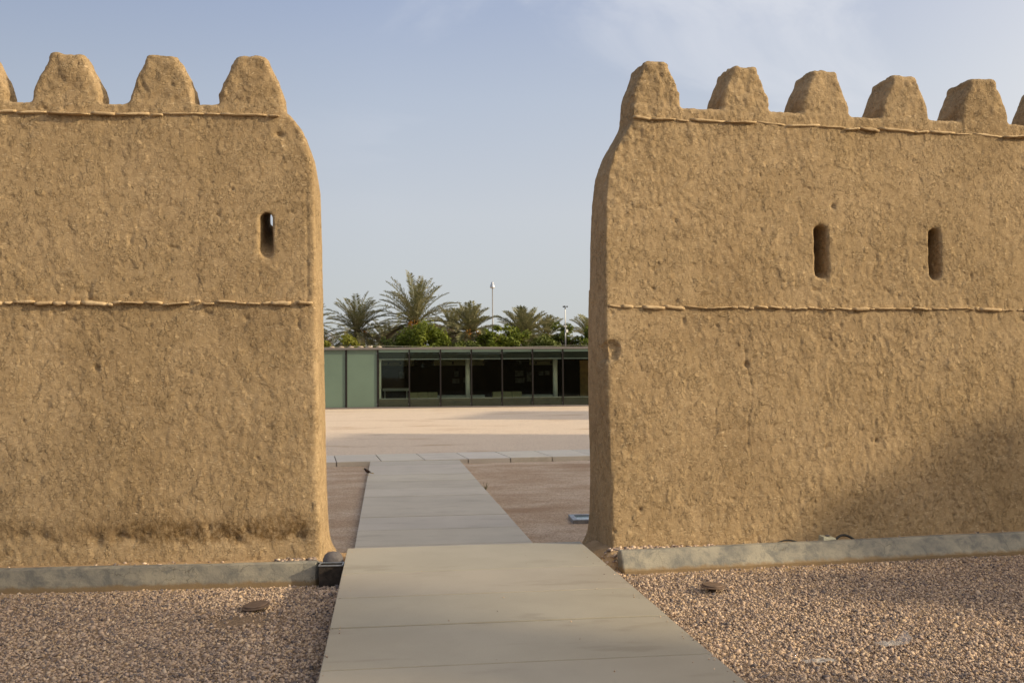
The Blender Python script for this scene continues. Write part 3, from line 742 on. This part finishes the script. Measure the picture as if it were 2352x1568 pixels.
# electrical box with cables behind the right kerb
jb = empty('junction_box', (4.16, 8.995, .135), AR+R(8))
m = MB(); m.add([(-.085, -.05, 0), (.085, -.05, 0), (.085, .05, 0), (-.085, .05, 0), (-.07, -.035, .095), (.07, -.035, .075), (.07, .04, .085), (-.07, .04, .105)],
                [(0, 3, 2, 1), (4, 5, 6, 7), (0, 1, 5, 4), (1, 2, 6, 5), (2, 3, 7, 6), (3, 0, 4, 7)]); m.build('box_body', M['beige'], jb, bevel=.006)
MB().lathe([(.022, .094), (.022, .102), (.015, .105)], (0, 0, 0), 16).build('socket', M['hood'], jb)
tag(jb, 'small beige electrical box lying behind the right kerb', 'electrical box')
def cable(pts, rad, lab):
    o = MB().tube(pts, rad, 8).build('black_cable', M['black'], None, True); return tag(o, lab, 'cable')
def arc(x0, x1, y, z0, hgt, n=12):
    return [(x0+(x1-x0)*k/n, y + .03*math.sin(k/n*3.1), z0 + hgt*math.sin(math.pi*k/n)) for k in range(n+1)]
cable(arc(3.62, 3.90, 8.97, .165, .035), .008, 'thin black cable looping out of the soil left of the beige electrical box')
cable(arc(4.22, 4.46, 9.01, .165, .06), .012, 'thick black cable bending down on the right of the beige electrical box')
# recessed floodlight beyond the right wall
fl = empty('recessed_floodlight', (2.70, 13.15, -.18), R(-4))
m = MB()
for (x0, x1, y0, y1) in ((-.24, .24, -.27, -.20), (-.24, .24, .20, .27), (-.24, -.17, -.20, .20), (.17, .24, -.20, .20)): m.box(x0, x1, y0, y1, -.05, .05)
m.build('frame', M['galv'], fl, bevel=.006)
MB().box(-.169, .169, -.199, .199, .01, .03).build('lens', mat_simple('lamp_lens', (.30, .42, .46), .15, 0, .6, .3, 9), fl)
tag(fl, 'square grey floodlight set in the ground beyond the right wall', 'floodlight')

mb = MB(); rt = random.Random(4)
for k in range(16):
    a = rt.uniform(0, 6.28); L = rt.uniform(.08, .20); dx, dy = math.cos(a)*rt.uniform(.02, .08), math.sin(a)*rt.uniform(.02, .08)
    mb.add([(-.004, 0, 0), (.004, 0, 0), (dx*.5+.003, dy*.5, L*.6), (dx, dy, L), (dx*.5-.003, dy*.5, L*.6)], [(0, 1, 2, 3, 4)])
tf = mb.build('grass_tuft', mat_leaf('dry_grass', (.20, .19, .08), (.28, .25, .12), .2)); tf.location = (1.66, 16.7, -.18)
tag(tf, 'small dry grass tuft at the right edge of the far path', 'grass tuft')

# ------------------------------------------------------------------ bird
def bird():
    s = NT('bird_plumage'); tc = s.n.new('ShaderNodeTexCoord'); o_ = s.sep(tc.outputs['Object'])
    c = s.mix(s.ramp(o_[0], -.035, -.055), (.050, .024, .011), (.010, .009, .009))       # dark head
    c = s.mix(s.ramp(o_[2], .075, .062), c, (.028, .02, .016))
    c = s.mix(s.math('MULTIPLY', s.ramp(o_[0], .015, .028), s.ramp(o_[2], .074, .066)), c, (.45, .42, .38))  # pale vent
    c = s.mix(s.ramp(o_[2], .047, .040), c, (.35, .22, .04))                             # legs
    s.fin(c, .6, None, .3)
    bm = bmesh.new(); sk = bm.verts.layers.skin.verify()
    def add(p, r, prev=None):
        v = bm.verts.new(p); v[sk].radius = (r, r)
        if prev: bm.edges.new((prev, v))
        return v
    hip = add((.006, 0, .070), .029); hip[sk].use_root = True
    ch = add((-.028, 0, .090), .030, hip); nk = add((-.050, 0, .113), .019, ch); hd = add((-.063, 0, .125), .019, nk); add((-.076, 0, .124), .010, hd)
    rp = add((.040, 0, .056), .020, hip); t1 = add((.070, 0, .043), .011, rp); add((.112, 0, .026), .008, t1)
    for sy, fx in ((1, -.034), (-1, .012)):
        th = add((fx*.3-.002, .014*sy, .050), .008, hip); kn = add((fx*.6+.008, .016*sy, .030), .0035, th); ft = add((fx, .016*sy, .004), .0030, kn)
        add((fx-.022, .016*sy, .002), .0022, ft); add((fx-.016, .026*sy, .002), .002, ft); add((fx-.016, .006*sy, .002), .002, ft); add((fx+.014, .016*sy, .002), .002, ft)
    me = bpy.data.meshes.new('myna_bird'); bm.to_mesh(me); bm.free()
    b = bpy.data.objects.new('myna_bird', me); COL.objects.link(b); me.materials.append(s.m)
    k = b.modifiers.new('skin', 'SKIN'); k.use_smooth_shade = True
    q = b.modifiers.new('sub', 'SUBSURF'); q.levels = 2; q.render_levels = 2
    mk = MB(); mk.tube([(-.078, 0, .124), (-.090, 0, .122), (-.100, 0, .118)], [.006, .004, .0008], 8); mk.build('beak', mat_simple('beak', (.40, .26, .05), .5), b, True)
    for sy in (1, -1):
        mw = MB(); mw.add([(-.022, .0285*sy, .092), (.005, .031*sy, .086), (.045, .020*sy, .060), (.066, .009*sy, .044), (.030, .021*sy, .052), (-.008, .029*sy, .070)], [(0, 1, 2, 3, 4, 5) if sy > 0 else (5, 4, 3, 2, 1, 0)])
        w = mw.build('wing', mat_simple('wing', (.060, .030, .014), .6, var=.2, scale=90), b); so = w.modifiers.new('solid', 'SOLIDIFY'); so.thickness = .004
    b.location = (-.338, 18.95, -.08); b.rotation_euler = (0, 0, R(6)); b.scale = (1.0, 1.0, 1.0)
    tag(b, 'small dark brown bird standing on the left edge of the far path', 'bird')
bird()

# ------------------------------------------------------------------ glass pavilion
M['fascia'] = mat_simple('fascia_metal', (.185, .166, .158), .5, .3, .4, .05, 3)
M['mullion'] = mat_simple('dark_mullion', (.018, .014, .012), .45, .3)
M['frost'] = mat_simple('frosted_glass', (.125, .180, .137), .25, 0, .5, .06, .35)
M['band'] = mat_simple('green_band_glass', (.21, .315, .26), .25, 0, .5, .05, .6)
M['screen'] = mat_simple('grey_screen', (.032, .034, .028), .6, 0, .3, .1, 2)
M['lowscreen'] = mat_simple('lower_screen', (.105, .093, .075), .5, 0, .35, .1, 2)
M['glass'] = mat_glass('tinted_glass', (.88, .925, .86))
M['white'] = mat_simple('white_paint', (.78, .78, .72), .6, 0, .3, .04)
M['ceil'] = mat_simple('bulkhead_paint', (.30, .28, .18), .8, 0, .2, .05)
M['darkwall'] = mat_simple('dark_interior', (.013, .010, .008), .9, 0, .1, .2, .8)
M['wood'] = mat_simple('wood_panel', (.34, .20, .07), .6, 0, .3, .15, 3)
M['olive'] = mat_simple('olive_upholstery', (.50, .45, .25), .9, 0, .1, .06, 5)
pv = empty('glass_pavilion', (5, 62, -.2))
PO = Vector((5, 62, -.2))
def pbox(name, mat, x0, x1, y0, y1, z0, z1, bevel=0, parent=None):
    return MB().box(x0-PO.x, x1-PO.x, y0-PO.y, y1-PO.y, z0-PO.z, z1-PO.z).build(name, mat, parent or pv, False, bevel)
X0, X1 = -14.08, 26.75
pbox('roof', M['fascia'], X0-.3, X1+.3, 61.75, 74.5, 3.467, 3.60)
pbox('plinth', M['fascia'], X0-.1, X1+.1, 61.88, 74.3, -.35, -.087)
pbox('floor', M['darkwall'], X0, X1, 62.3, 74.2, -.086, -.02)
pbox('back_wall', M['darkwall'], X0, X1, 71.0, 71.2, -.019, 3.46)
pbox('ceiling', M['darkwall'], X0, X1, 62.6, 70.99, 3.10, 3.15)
mx = [-.474+1.9435*k for k in range(-7, 15)]
for i, a in enumerate(mx[:-1]):
    b = mx[i+1]
    if i < 7:
        pbox('frosted_panel', M['frost'], a+.06, b-.06, 62.0, 62.04, -.08, 3.46)
    else:
        pbox('glass_pane', M['glass'], a+.05, b-.05, 62.0, 62.02, -.08, 3.30)
        pbox('top_panel', M['band'], a+.05, b-.05, 61.995, 62.03, 3.305, 3.46)
        pbox('upper_blind', M['screen'], a+.06, b-.06, 62.10, 62.12, 2.90, 3.30)
        pbox('lower_screen', M['lowscreen'], a+.06, b-.06, 62.08, 62.10, -.075, .385)
        pbox('screen_rail', M['galv'], a+.06, b-.06, 62.05, 62.10, .387, .44)
        pbox('blind_bar', M['galv'], a+.06, b-.06, 62.05, 62.095, 2.84, 2.897)
for a in mx:
    mu = pbox('mullion', M['mullion'], a-.042, a+.042, 61.93, 62.15, -.085, 3.463)
    if a > -.6:
        for zz in (.05, 3.2):
            MB().box(a-.07-PO.x, a-.045-PO.x, -.06, -.02, zz-PO.z, zz+.06-PO.z).build('glass_clamp', M['galv'], mu)
for (a, b) in ((-.35, 2.0), (3.4, 6.9), (10.2, 12.0)):   # pale upper bulkheads seen under the blinds
    pbox('bulkhead', M['ceil'], a, b, 69.8, 70.2, 2.55, 3.09)
pbox('bulkhead', M['darkwall'], 2.01, 3.39, 69.8, 70.2, 2.5, 3.09)
pbox('side_wall', M['white'], -.40, -.28, 62.2, 70.0, -.019, 3.09)
for (cx, lab) in ((5.28, 0), (11.03, 0)):
    MB().lathe([(.155, .181), (.155, 3.29)], (cx-PO.x, 64-PO.y, 0), 24).build('column', M['white'], pv, True)
for (a, b) in ((-.1, 2.1), (4.2, 6.9), (8.8, 11.5)):
    tr = pbox('light_track', M['black'], a, b, 66.6, 66.64, 2.76, 2.80)
    nsp = 3
    for k in range(nsp):
        xx = a+.3+(b-a-.6)*k/(nsp-1)
        MB().box(xx-.06-PO.x, xx+.06-PO.x, 66.55-PO.y, 66.69-PO.y, 2.58-PO.z, 2.755-PO.z).build('spotlight', M['black'], tr)
pbox('wood_panel', M['wood'], 13.1, 15.8, 66.0, 66.12, .40, 2.80)
tag(pv, 'long low glass pavilion with a flat grey roof seen through the gap', 'building')
# posters on the inside back wall: pale sheets, too far to read
for k, (x, z, w, hh) in enumerate(((1.15, 1.9, .35, .5), (5.05, 1.95, .3, .42), (5.0, 1.45, .5, .35), (5.75, 1.5, .38, .38), (9.6, 1.95, .6, .4), (10.4, 1.7, .5, .7), (11.2, 1.95, .35, .3), (11.65, 1.98, .35, .3), (9.65, 1.45, .65, .35))):
    pbox('poster', mat_simple('poster_paper', (.17, .17, .15), .8, var=.35, scale=5), x-w/2, x+w/2, 70.97, 70.995, z-hh/2, z+hh/2)
def bench(x0, x1, y, lab):
    r = empty('bench_seat', ((x0+x1)/2, y, -.02)); w = (x1-x0)/2
    for k in range(3):
        a = -w + 2*w*k/3
        MB().box(a+.004, a+2*w/3-.004, -.3, .3, .36, .76).build('cushion', M['olive'], r, False, .06)
    MB().box(-w+.1, w-.1, -.22, .22, 0, .355).build('base', M['black'], r)
    return tag(r, lab, 'bench', 'olive benches inside the pavilion')
bench(1.5, 3.42, 66, 'olive upholstered bench inside the pavilion, left of the first pale column')
bench(7.1, 9.06, 66, 'olive upholstered bench inside the pavilion, between the two pale columns')
def shelf(x0, x1, z0, z1, y, lab):
    r = empty('display_table', ((x0+x1)/2, y, -.02)); w = (x1-x0)/2
    MB().box(-w, w, -.4, .4, z0+.02, z1+.02).build('table_top', M['white'], r, False, .01)
    nl = max(2, int((x1-x0)/1.4)+1)
    for k in range(nl):
        a = -w+.15+(2*w-.3)*k/(nl-1)
        for b in (-.33, .33): MB().box(a-.025, a+.025, b-.025, b+.025, 0, z0+.018).build('leg', M['white'], r)
    return tag(r, lab, 'display table', 'white display tables inside the pavilion')
shelf(-.2, 1.6, .82, 1.0, 68.5, 'high white display table in the leftmost glazed bay of the pavilion')
shelf(3.3, 6.7, .30, .50, 67.6, 'low white display table behind the first pale column of the pavilion')
shelf(8.9, 11.4, .29, .49, 67.6, 'low white display table left of the second pale column of the pavilion')
# things on the roof
M['dome'] = mat_simple('beige_dome', (.36, .28, .20), .7)
for k, (dx_, sc) in enumerate(((760, 1), (781.7, 1), (804, 1), (826.5, 1), (847, 1), (869, 1))):
    xx = -3.75 + (dx_-745)*.02658 + .05
    d = MB().lathe([(.22, 0), (.21, .04), (.17, .09), (.10, .125), (.02, .135)], (0, 0, 0), 20).build('roof_dome', M['dome'], None, True)
    d.location = (xx*1.016, 63, 3.60); tag(d, 'small beige dome in the row on the left of the pavilion roof', 'dome', 'beige domes on the pavilion roof')
pole_x = -.8
cp = empty('roof_cable', (-.85, 63, 3.6))
MB().box(-.03, .03, -.03, .03, 0, .17).build('post', M['white'], cp)
MB().tube([(-4, 0, .01), (0, 0, .16), (3, 0, .08), (9, 0, .03), (12.6, 0, .12), (18, 0, .10)], .008, 5).build('wire', M['beige'], cp)
tag(cp, 'thin wire strung along the pavilion roof from a short white post', 'cable')
ws = empty('weather_mast', (11.67, 63.6, 3.6))
MB().tube([(0, 0, 0), (0, 0, 1.5)], .045, 10).build('lower_tube', M['galv'], ws, True)
MB().tube([(0, 0, 1.5), (0, 0, 2.5)], .035, 10).build('upper_tube', M['white'], ws, True)
MB().tube([(0, 0, 2.5), (0, 0, 2.66)], .035, 8).build('vane_hub', M['black'], ws, True)
for k in range(3):
    a = R(120*k+10); m = MB(); m.tube([(0, 0, 2.66), (.12*math.cos(a), .12*math.sin(a), 2.68)], .012, 6)
    m.lathe([(.012, -.05), (.05, -.03), (.055, .0), (.05, .03), (.012, .05)], (.14*math.cos(a), .14*math.sin(a), 2.68), 10); m.build('cup', M['black'], ws, True)
MB().box(.03, .17, -.06, .06, .98, 1.18).build('sensor_box', M['white'], ws, False, .01)
MB().box(-.10, .12, -.04, .04, 1.36, 1.42).build('bracket', M['white'], ws)
tag(ws, 'slim white weather mast with a spinning cup gauge on the pavilion roof', 'mast')
lp = empty('light_mast', (10.84, 100, -.2))
MB().tube([(0, 0, 0), (0, 0, 6), (0, 0, 10.9)], [.08, .07, .05], 10).build('pole', mat_simple('pole_paint', (.30, .28, .26), .5, .3), lp, True)
MB().lathe([(.08, 10.9), (.24, 10.94), (.25, 11.0), (.24, 11.15), (.19, 11.32), (.13, 11.36), (.13, 11.5), (.09, 11.56)], (0, 0, 0), 16).build('lamp_head', mat_simple('bright_metal', (.62, .62, .62), .3, .7), lp, True)
tag(lp, 'tall slim light mast with a silver bell head rising behind the palms', 'light mast')
wb = empty('white_building', (14, 150, -.2))
MB().box(-9, 9, 0, 10, 0, 5.6).build('wall', mat_simple('pale_render', (.55, .50, .46), .8), wb)
MB().add([(-9.5, -.5, 5.6), (9.5, -.5, 5.6), (9.5, 10.5, 5.6), (-9.5, 10.5, 5.6), (-4, 4, 8), (4, 4, 8)], [(0, 1, 5, 4), (1, 2, 5), (2, 3, 4, 5), (3, 0, 4), (3, 2, 1, 0)]).build('roof', mat_simple('pale_roof', (.62, .58, .54), .7), wb)
tag(wb, 'pale low building glimpsed through the trees behind the pavilion', 'building')

# ------------------------------------------------------------------ palms
M['frond'] = [mat_leaf('palm_frond', (.17, .172, .07), (.31, .275, .14), .3), mat_leaf('palm_frond_pale', (.19, .19, .08), (.31, .28, .14), .3)]
M['dry'] = mat_leaf('dry_frond', (.21, .155, .10), (.29, .22, .14), .1)
M['bark'] = mat_trunk('palm_bark', (.15, .10, .065)); M['dates'] = mat_simple('ripe_dates', (.55, .26, .045), .5, var=.25, scale=12)
def frond(V, F, base, az, el, length, droop, rr, nl=40, wid=.048, leafl=.56):
    """curved rachis with two rows of narrow leaflets"""
    d = Vector((math.cos(az), math.sin(az), 0)); pts = []; p = Vector(base); e = el; step = length/12
    twist = rr.uniform(-.25, .25)
    for k in range(13):
        pts.append(p.copy()); p = p + (d*math.cos(e) + Vector((0, 0, 1))*math.sin(e))*step
        e -= droop*(.35 + k/12*1.1)/12
        d = (Matrix.Rotation(twist/12, 3, 'Z') @ d).normalized()
    def at(t):
        x = t*12; i = min(int(x), 11); return pts[i].lerp(pts[i+1], x-i), (pts[i+1]-pts[i]).normalized()
    # rachis
    b0 = len(V)
    for k, q in enumerate(pts):
        r_ = .035*(1-k/13)+.006; tn = at(min(k/12, .99))[1]; sd = tn.cross(Vector((0, 0, 1))).normalized()
        V += [(q+sd*r_)[:], (q-sd*r_)[:], (q-sd.cross(tn)*r_*1.2)[:]]
    for k in range(12):
        for a in range(3): F.append((b0+k*3+a, b0+k*3+(a+1) % 3, b0+k*3+3+(a+1) % 3, b0+k*3+3+a))
    for k in range(nl):
        t = .12+.87*(k+rr.uniform(-.3, .3))/nl; t = min(max(t, .1), .995); q, tn = at(t)
        sd = tn.cross(Vector((0, 0, 1))); sd = sd.normalized() if sd.length > .05 else Vector((math.sin(az), -math.cos(az), 0)); up = sd.cross(tn)
        L = leafl*min(1, 2.2*t+.25)*min(1, (1.12-t)*3.2)*rr.uniform(.8, 1.15)
        for s_ in (1, -1):
            v = (sd*s_*.80 + tn*.62 + up*rr.uniform(.05, .5)).normalized()
            tip = q + v*L + Vector((0, 0, -.10*L*rr.uniform(.3, 2.0)))
            wv = tn*wid*rr.uniform(.8, 1.3) if abs(v.dot(tn)) < .95 else up*wid
            mid = q.lerp(tip, .45) + up*.02
            b = len(V); V += [q[:], (mid+wv*.8)[:], tip[:], (mid-wv*.8)[:]]; F.append((b, b+1, b+2, b+3))
def palm(name, x, y, zc, L, nfr, seed, lab, mat=0, upr=1.0, dates=3, dry=10, wide=1.0, tall=.80):
    rr = random.Random(seed); r = empty(name, (x, y, -.2)); hc = zc+.2
    pts = [(.05*math.sin(k*.9+seed), .05*math.cos(k*.7), hc*k/8) for k in range(9)]
    m = MB(); m.tube(pts, [.30-.012*k+.02*(k % 2) for k in range(9)], 10); m.build('trunk', M['bark'], r, True)
    V = []; F = []
    for k in range(nfr):
        t = (k+.5)/nfr; az = k*2.39996 + rr.uniform(-.25, .25)
        el = R(82-128*t**1.1*wide + rr.uniform(-9, 9)); ln = L*(tall+(1.05-tall)*min(1, t*2))*rr.uniform(.85, 1.08)
        dr = R(40+62*t)*rr.uniform(.8, 1.2)/upr
        frond(V, F, (pts[-1][0]+.12*math.cos(az), pts[-1][1]+.12*math.sin(az), hc-.1-.35*t), az, el, ln, dr, rr)
    mesh_obj('crown', V, F, M['frond'][mat], r)
    if dry:
        V = []; F = []
        for k in range(dry):
            az = k*2.39996*1.3 + rr.uniform(-.3, .3)
            frond(V, F, (pts[-1][0]+.2*math.cos(az), pts[-1][1]+.2*math.sin(az), hc-.6), az, R(rr.uniform(-35, 8)), L*rr.uniform(.75, 1.0), R(rr.uniform(70, 115)), rr, 34, .042, .48)
        mesh_obj('dry_fronds', V, F, M['dry'], r)
    for k in range(dates):
        az = R(-90) + rr.uniform(-1.2, 1.2); rd = rr.uniform(.7, 1.0); cz = hc - rr.uniform(.35, .95)
        m = MB(); m.tube([(pts[-1][0], pts[-1][1], hc-.2), (rd*.6*math.cos(az), rd*.6*math.sin(az), hc), (rd*math.cos(az), rd*math.sin(az), cz+.3)], .025, 5)
        for q in range(46):
            a = rr.uniform(0, 6.28); h = rr.uniform(-.38, .32); rad = .20*math.sqrt(max(.05, 1-(h/.42)**2))*rr.uniform(.3, 1)
            c = (rd*math.cos(az)+rad*math.cos(a), rd*math.sin(az)+rad*math.sin(a), cz+h); s_ = .055
            b = len(m.v); m.v += [(c[0]+s_, c[1], c[2]), (c[0], c[1]+s_, c[2]), (c[0]-s_, c[1], c[2]), (c[0], c[1]-s_, c[2]), (c[0], c[1], c[2]+s_*1.3), (c[0], c[1], c[2]-s_*1.3)]
            m.f += [tuple(b+i for i in f) for f in ((0, 1, 4), (1, 2, 4), (2, 3, 4), (3, 0, 4), (1, 0, 5), (2, 1, 5), (3, 2, 5), (0, 3, 5))]
        m.build('date_bunch', M['dates'], r)
    return tag(r, lab, 'palm tree', 'date palms behind the pavilion')
palm('palm_tree', -2.43, 86, 5.9, 3.2, 62, 1, 'date palm with drooping brown fronds behind the left end of the pavilion', 0, .9, 4, 26, 1.0, 1.08)
palm('palm_tree', 2.55, 84, 6.6, 4.1, 84, 2, 'tallest date palm, rising above all the others behind the pavilion', 0, 1.15, 6, 30, 1.0, 1.05)
palm('palm_tree', 6.85, 80, 5.6, 2.8, 64, 3, 'date palm with orange date bunches standing just left of the light mast', 0, 1.1, 6, 24)
palm('palm_tree', 11.6, 82, 5.3, 3.0, 76, 4, 'bushy upright date palm right of the light mast, its trunk hidden by leafy trees', 1, 1.2, 0, 8)
palm('palm_tree', 18.9, 90, 5.4, 3.0, 44, 5, 'date palm half hidden behind the right wall edge', 1, 1.1, 0, 8)
palm('palm_tree', -7.1, 90, 6.5, 3.4, 46, 6, 'date palm almost hidden behind the left wall edge', 0, .9, 0, 18)
palm('palm_tree', 6.3, 96, 6.6, 3.0, 40, 7, 'farther date palm showing between the tallest palm and its right neighbour', 1, 1.0, 0, 12)
palm('palm_tree', 15.6, 95, 5.9, 2.6, 40, 8, 'farther date palm peeping over the leafy trees beside the weather mast', 1, 1.0, 0, 6)
palm('palm_tree', .2, 97, 5.0, 3.4, 40, 9, 'low shaded date palm between the left palm and the tallest palm', 0, .8, 0, 16)

# ------------------------------------------------------------------ leafy trees
M['leaf'] = [mat_leaf('neem_leaf', (.115, .150, .014), (.19, .215, .022), .35), mat_leaf('neem_leaf_yellow', (.19, .20, .02), (.26, .25, .035), .35), mat_leaf('neem_leaf_dark', (.078, .10, .014), (.13, .15, .024), .3)]
M['tbark'] = mat_trunk('tree_bark')
def leafy_tree(name, x, y, h, rx, rz, seed, lab, mat=0, nclump=46, per=120, leaf=.085, z0=.9, ry=None):
    rr = np.random.default_rng(seed); rp = random.Random(seed); r = empty(name, (x, y, -.2)); ry = ry or rx
    m = MB(); m.tube([(0, 0, 0), (.1, .05, h*.22), (.05, 0, h*.42), (0, 0, h*.7)], [.2, .16, .12, .05], 9)
    for k in range(7):
        a = k*2.4; m.tube([(0.03, 0, h*(.3+.05*k)), (rx*.35*math.cos(a), ry*.35*math.sin(a), h*(.45+.05*k)), (rx*.75*math.cos(a), ry*.75*math.sin(a), h*(.55+.05*k))], [.08, .05, .015], 6)
    m.build('trunk', M['tbark'], r, True)
    cz = h - rz
    d = rr.normal(size=(nclump, 3)); d /= np.linalg.norm(d, axis=1, keepdims=True); rad = rr.uniform(.45, 1.0, (nclump, 1))**.6
    C = d*rad*np.array([rx, ry, rz])*rr.uniform(.78, 1.05, (nclump, 1)) + np.array([0, 0, cz])
    C[:, 2] = np.maximum(C[:, 2], z0)
    cr = rr.uniform(.36, .70, nclump)*min(1.0, .45+rx/4)
    V = []; nrm = []
    g = rr.normal(size=(nclump, per, 3)); g /= np.linalg.norm(g, axis=2, keepdims=True)
    rad = rr.uniform(.35, 1.0, (nclump, per, 1))
    p = C[:, None] + g*rad*cr[:, None, None]*np.array([1.15, 1.15, .8]); p = p.reshape(-1, 3); g = g.reshape(-1, 3)
    n = len(p); nr = g + rr.normal(scale=.7, size=(n, 3)) + np.array([0, 0, .5]); nr /= np.linalg.norm(nr, axis=1, keepdims=True)
    t = np.cross(nr, rr.normal(size=(n, 3))); t /= np.linalg.norm(t, axis=1, keepdims=True); b = np.cross(nr, t)
    s = (leaf*rr.uniform(.6, 1.4, (n, 1)))
    v = np.stack([p - t*s*1.5, p + b*s*.65, p + t*s*1.5, p - b*s*.65], 1).reshape(-1, 3)
    np_mesh('crown', v, np.arange(n*4).reshape(-1, 4), M['leaf'][mat], r)
    return tag(r, lab, 'tree', 'leafy trees behind the pavilion')
leafy_tree('leafy_tree', 3.1, 78, 6.75, 2.35, 2.9, 11, 'broad round leafy green tree in front of the tallest palm', 0, 90, 130)
leafy_tree('leafy_tree', -2.85, 77, 5.35, 1.5, 2.0, 12, 'small yellowish leafy tree in front of the left palm', 1, 40, 120, .075)
leafy_tree('leafy_tree', 8.2, 78, 6.5, 1.2, 2.9, 13, 'narrow leafy green tree beside the foot of the light mast', 0, 54, 120)
leafy_tree('leafy_tree', 10.1, 78.5, 6.3, 1.4, 2.7, 14, 'leafy green tree just right of the light mast, left of the bushy palm', 0, 56, 120)
leafy_tree('leafy_tree', 12.4, 77.5, 5.35, 1.8, 2.0, 15, 'low dark leafy tree in front of the bushy palm', 2, 56, 120)
leafy_tree('leafy_tree', 14.4, 79, 6.45, 1.45, 2.8, 16, 'leafy dark green tree just left of the weather mast', 2, 56, 120)
leafy_tree('leafy_tree', 16.7, 78.5, 6.2, 1.7, 2.6, 17, 'leafy tree right of the weather mast, next to the right wall edge', 0, 60, 120)
leafy_tree('leafy_tree', 6.1, 77, 4.95, 1.4, 1.5, 18, 'low leafy tree at the foot of the palm with orange dates', 2, 40, 110)
leafy_tree('leafy_tree', -4.9, 79, 4.9, 1.3, 1.4, 19, 'low leafy tree by the left wall edge behind the pavilion', 1, 32, 110)
leafy_tree('leafy_tree', .2, 78, 5.0, 1.5, 1.6, 20, 'low dark leafy tree under the farther palms, left of the broad round tree', 2, 40, 110)
leafy_tree('leafy_tree', -1.0, 92, 5.0, 2.2, 1.8, 51, 'dark leafy clump behind the gap between the left palm and the tallest palm', 2, 50, 120, .1)
leafy_tree('leafy_tree', 5.4, 91, 5.6, 2.0, 2.2, 52, 'dark leafy clump behind the palm with orange dates', 2, 50, 120, .1)
leafy_tree('leafy_tree', 14.2, 91, 6.2, 2.4, 2.4, 53, 'dark leafy clump far behind the bushy palm and the weather mast', 2, 56, 120, .1)
# shade trees beside the fort court: they stand to the right, out of the frame, and shade the foreground
def shade_tree(x, y, h, rx, rz, seed, lab, ncl=80):
    t = leafy_tree('shade_tree', x, y, h, rx, rz, seed, lab, 0, ncl, 70, .17, 1.2); t['group'] = 'shade trees right of the frame'
shade_tree(19.5, -5.2, 12.2, 4.6, 5.2, 31, 'tall shade tree right of the frame, nearest the camera', 150)
shade_tree(18.4, 3.6, 6.95, 2.9, 3.0, 33, 'shade tree right of the frame, nearest the right wall')
palm('shade_palm', 19.4, -.84, 10.2, 1.7, 34, 41, 'tall date palm right of the frame, behind the shade trees', 0, .8, 0, 0)
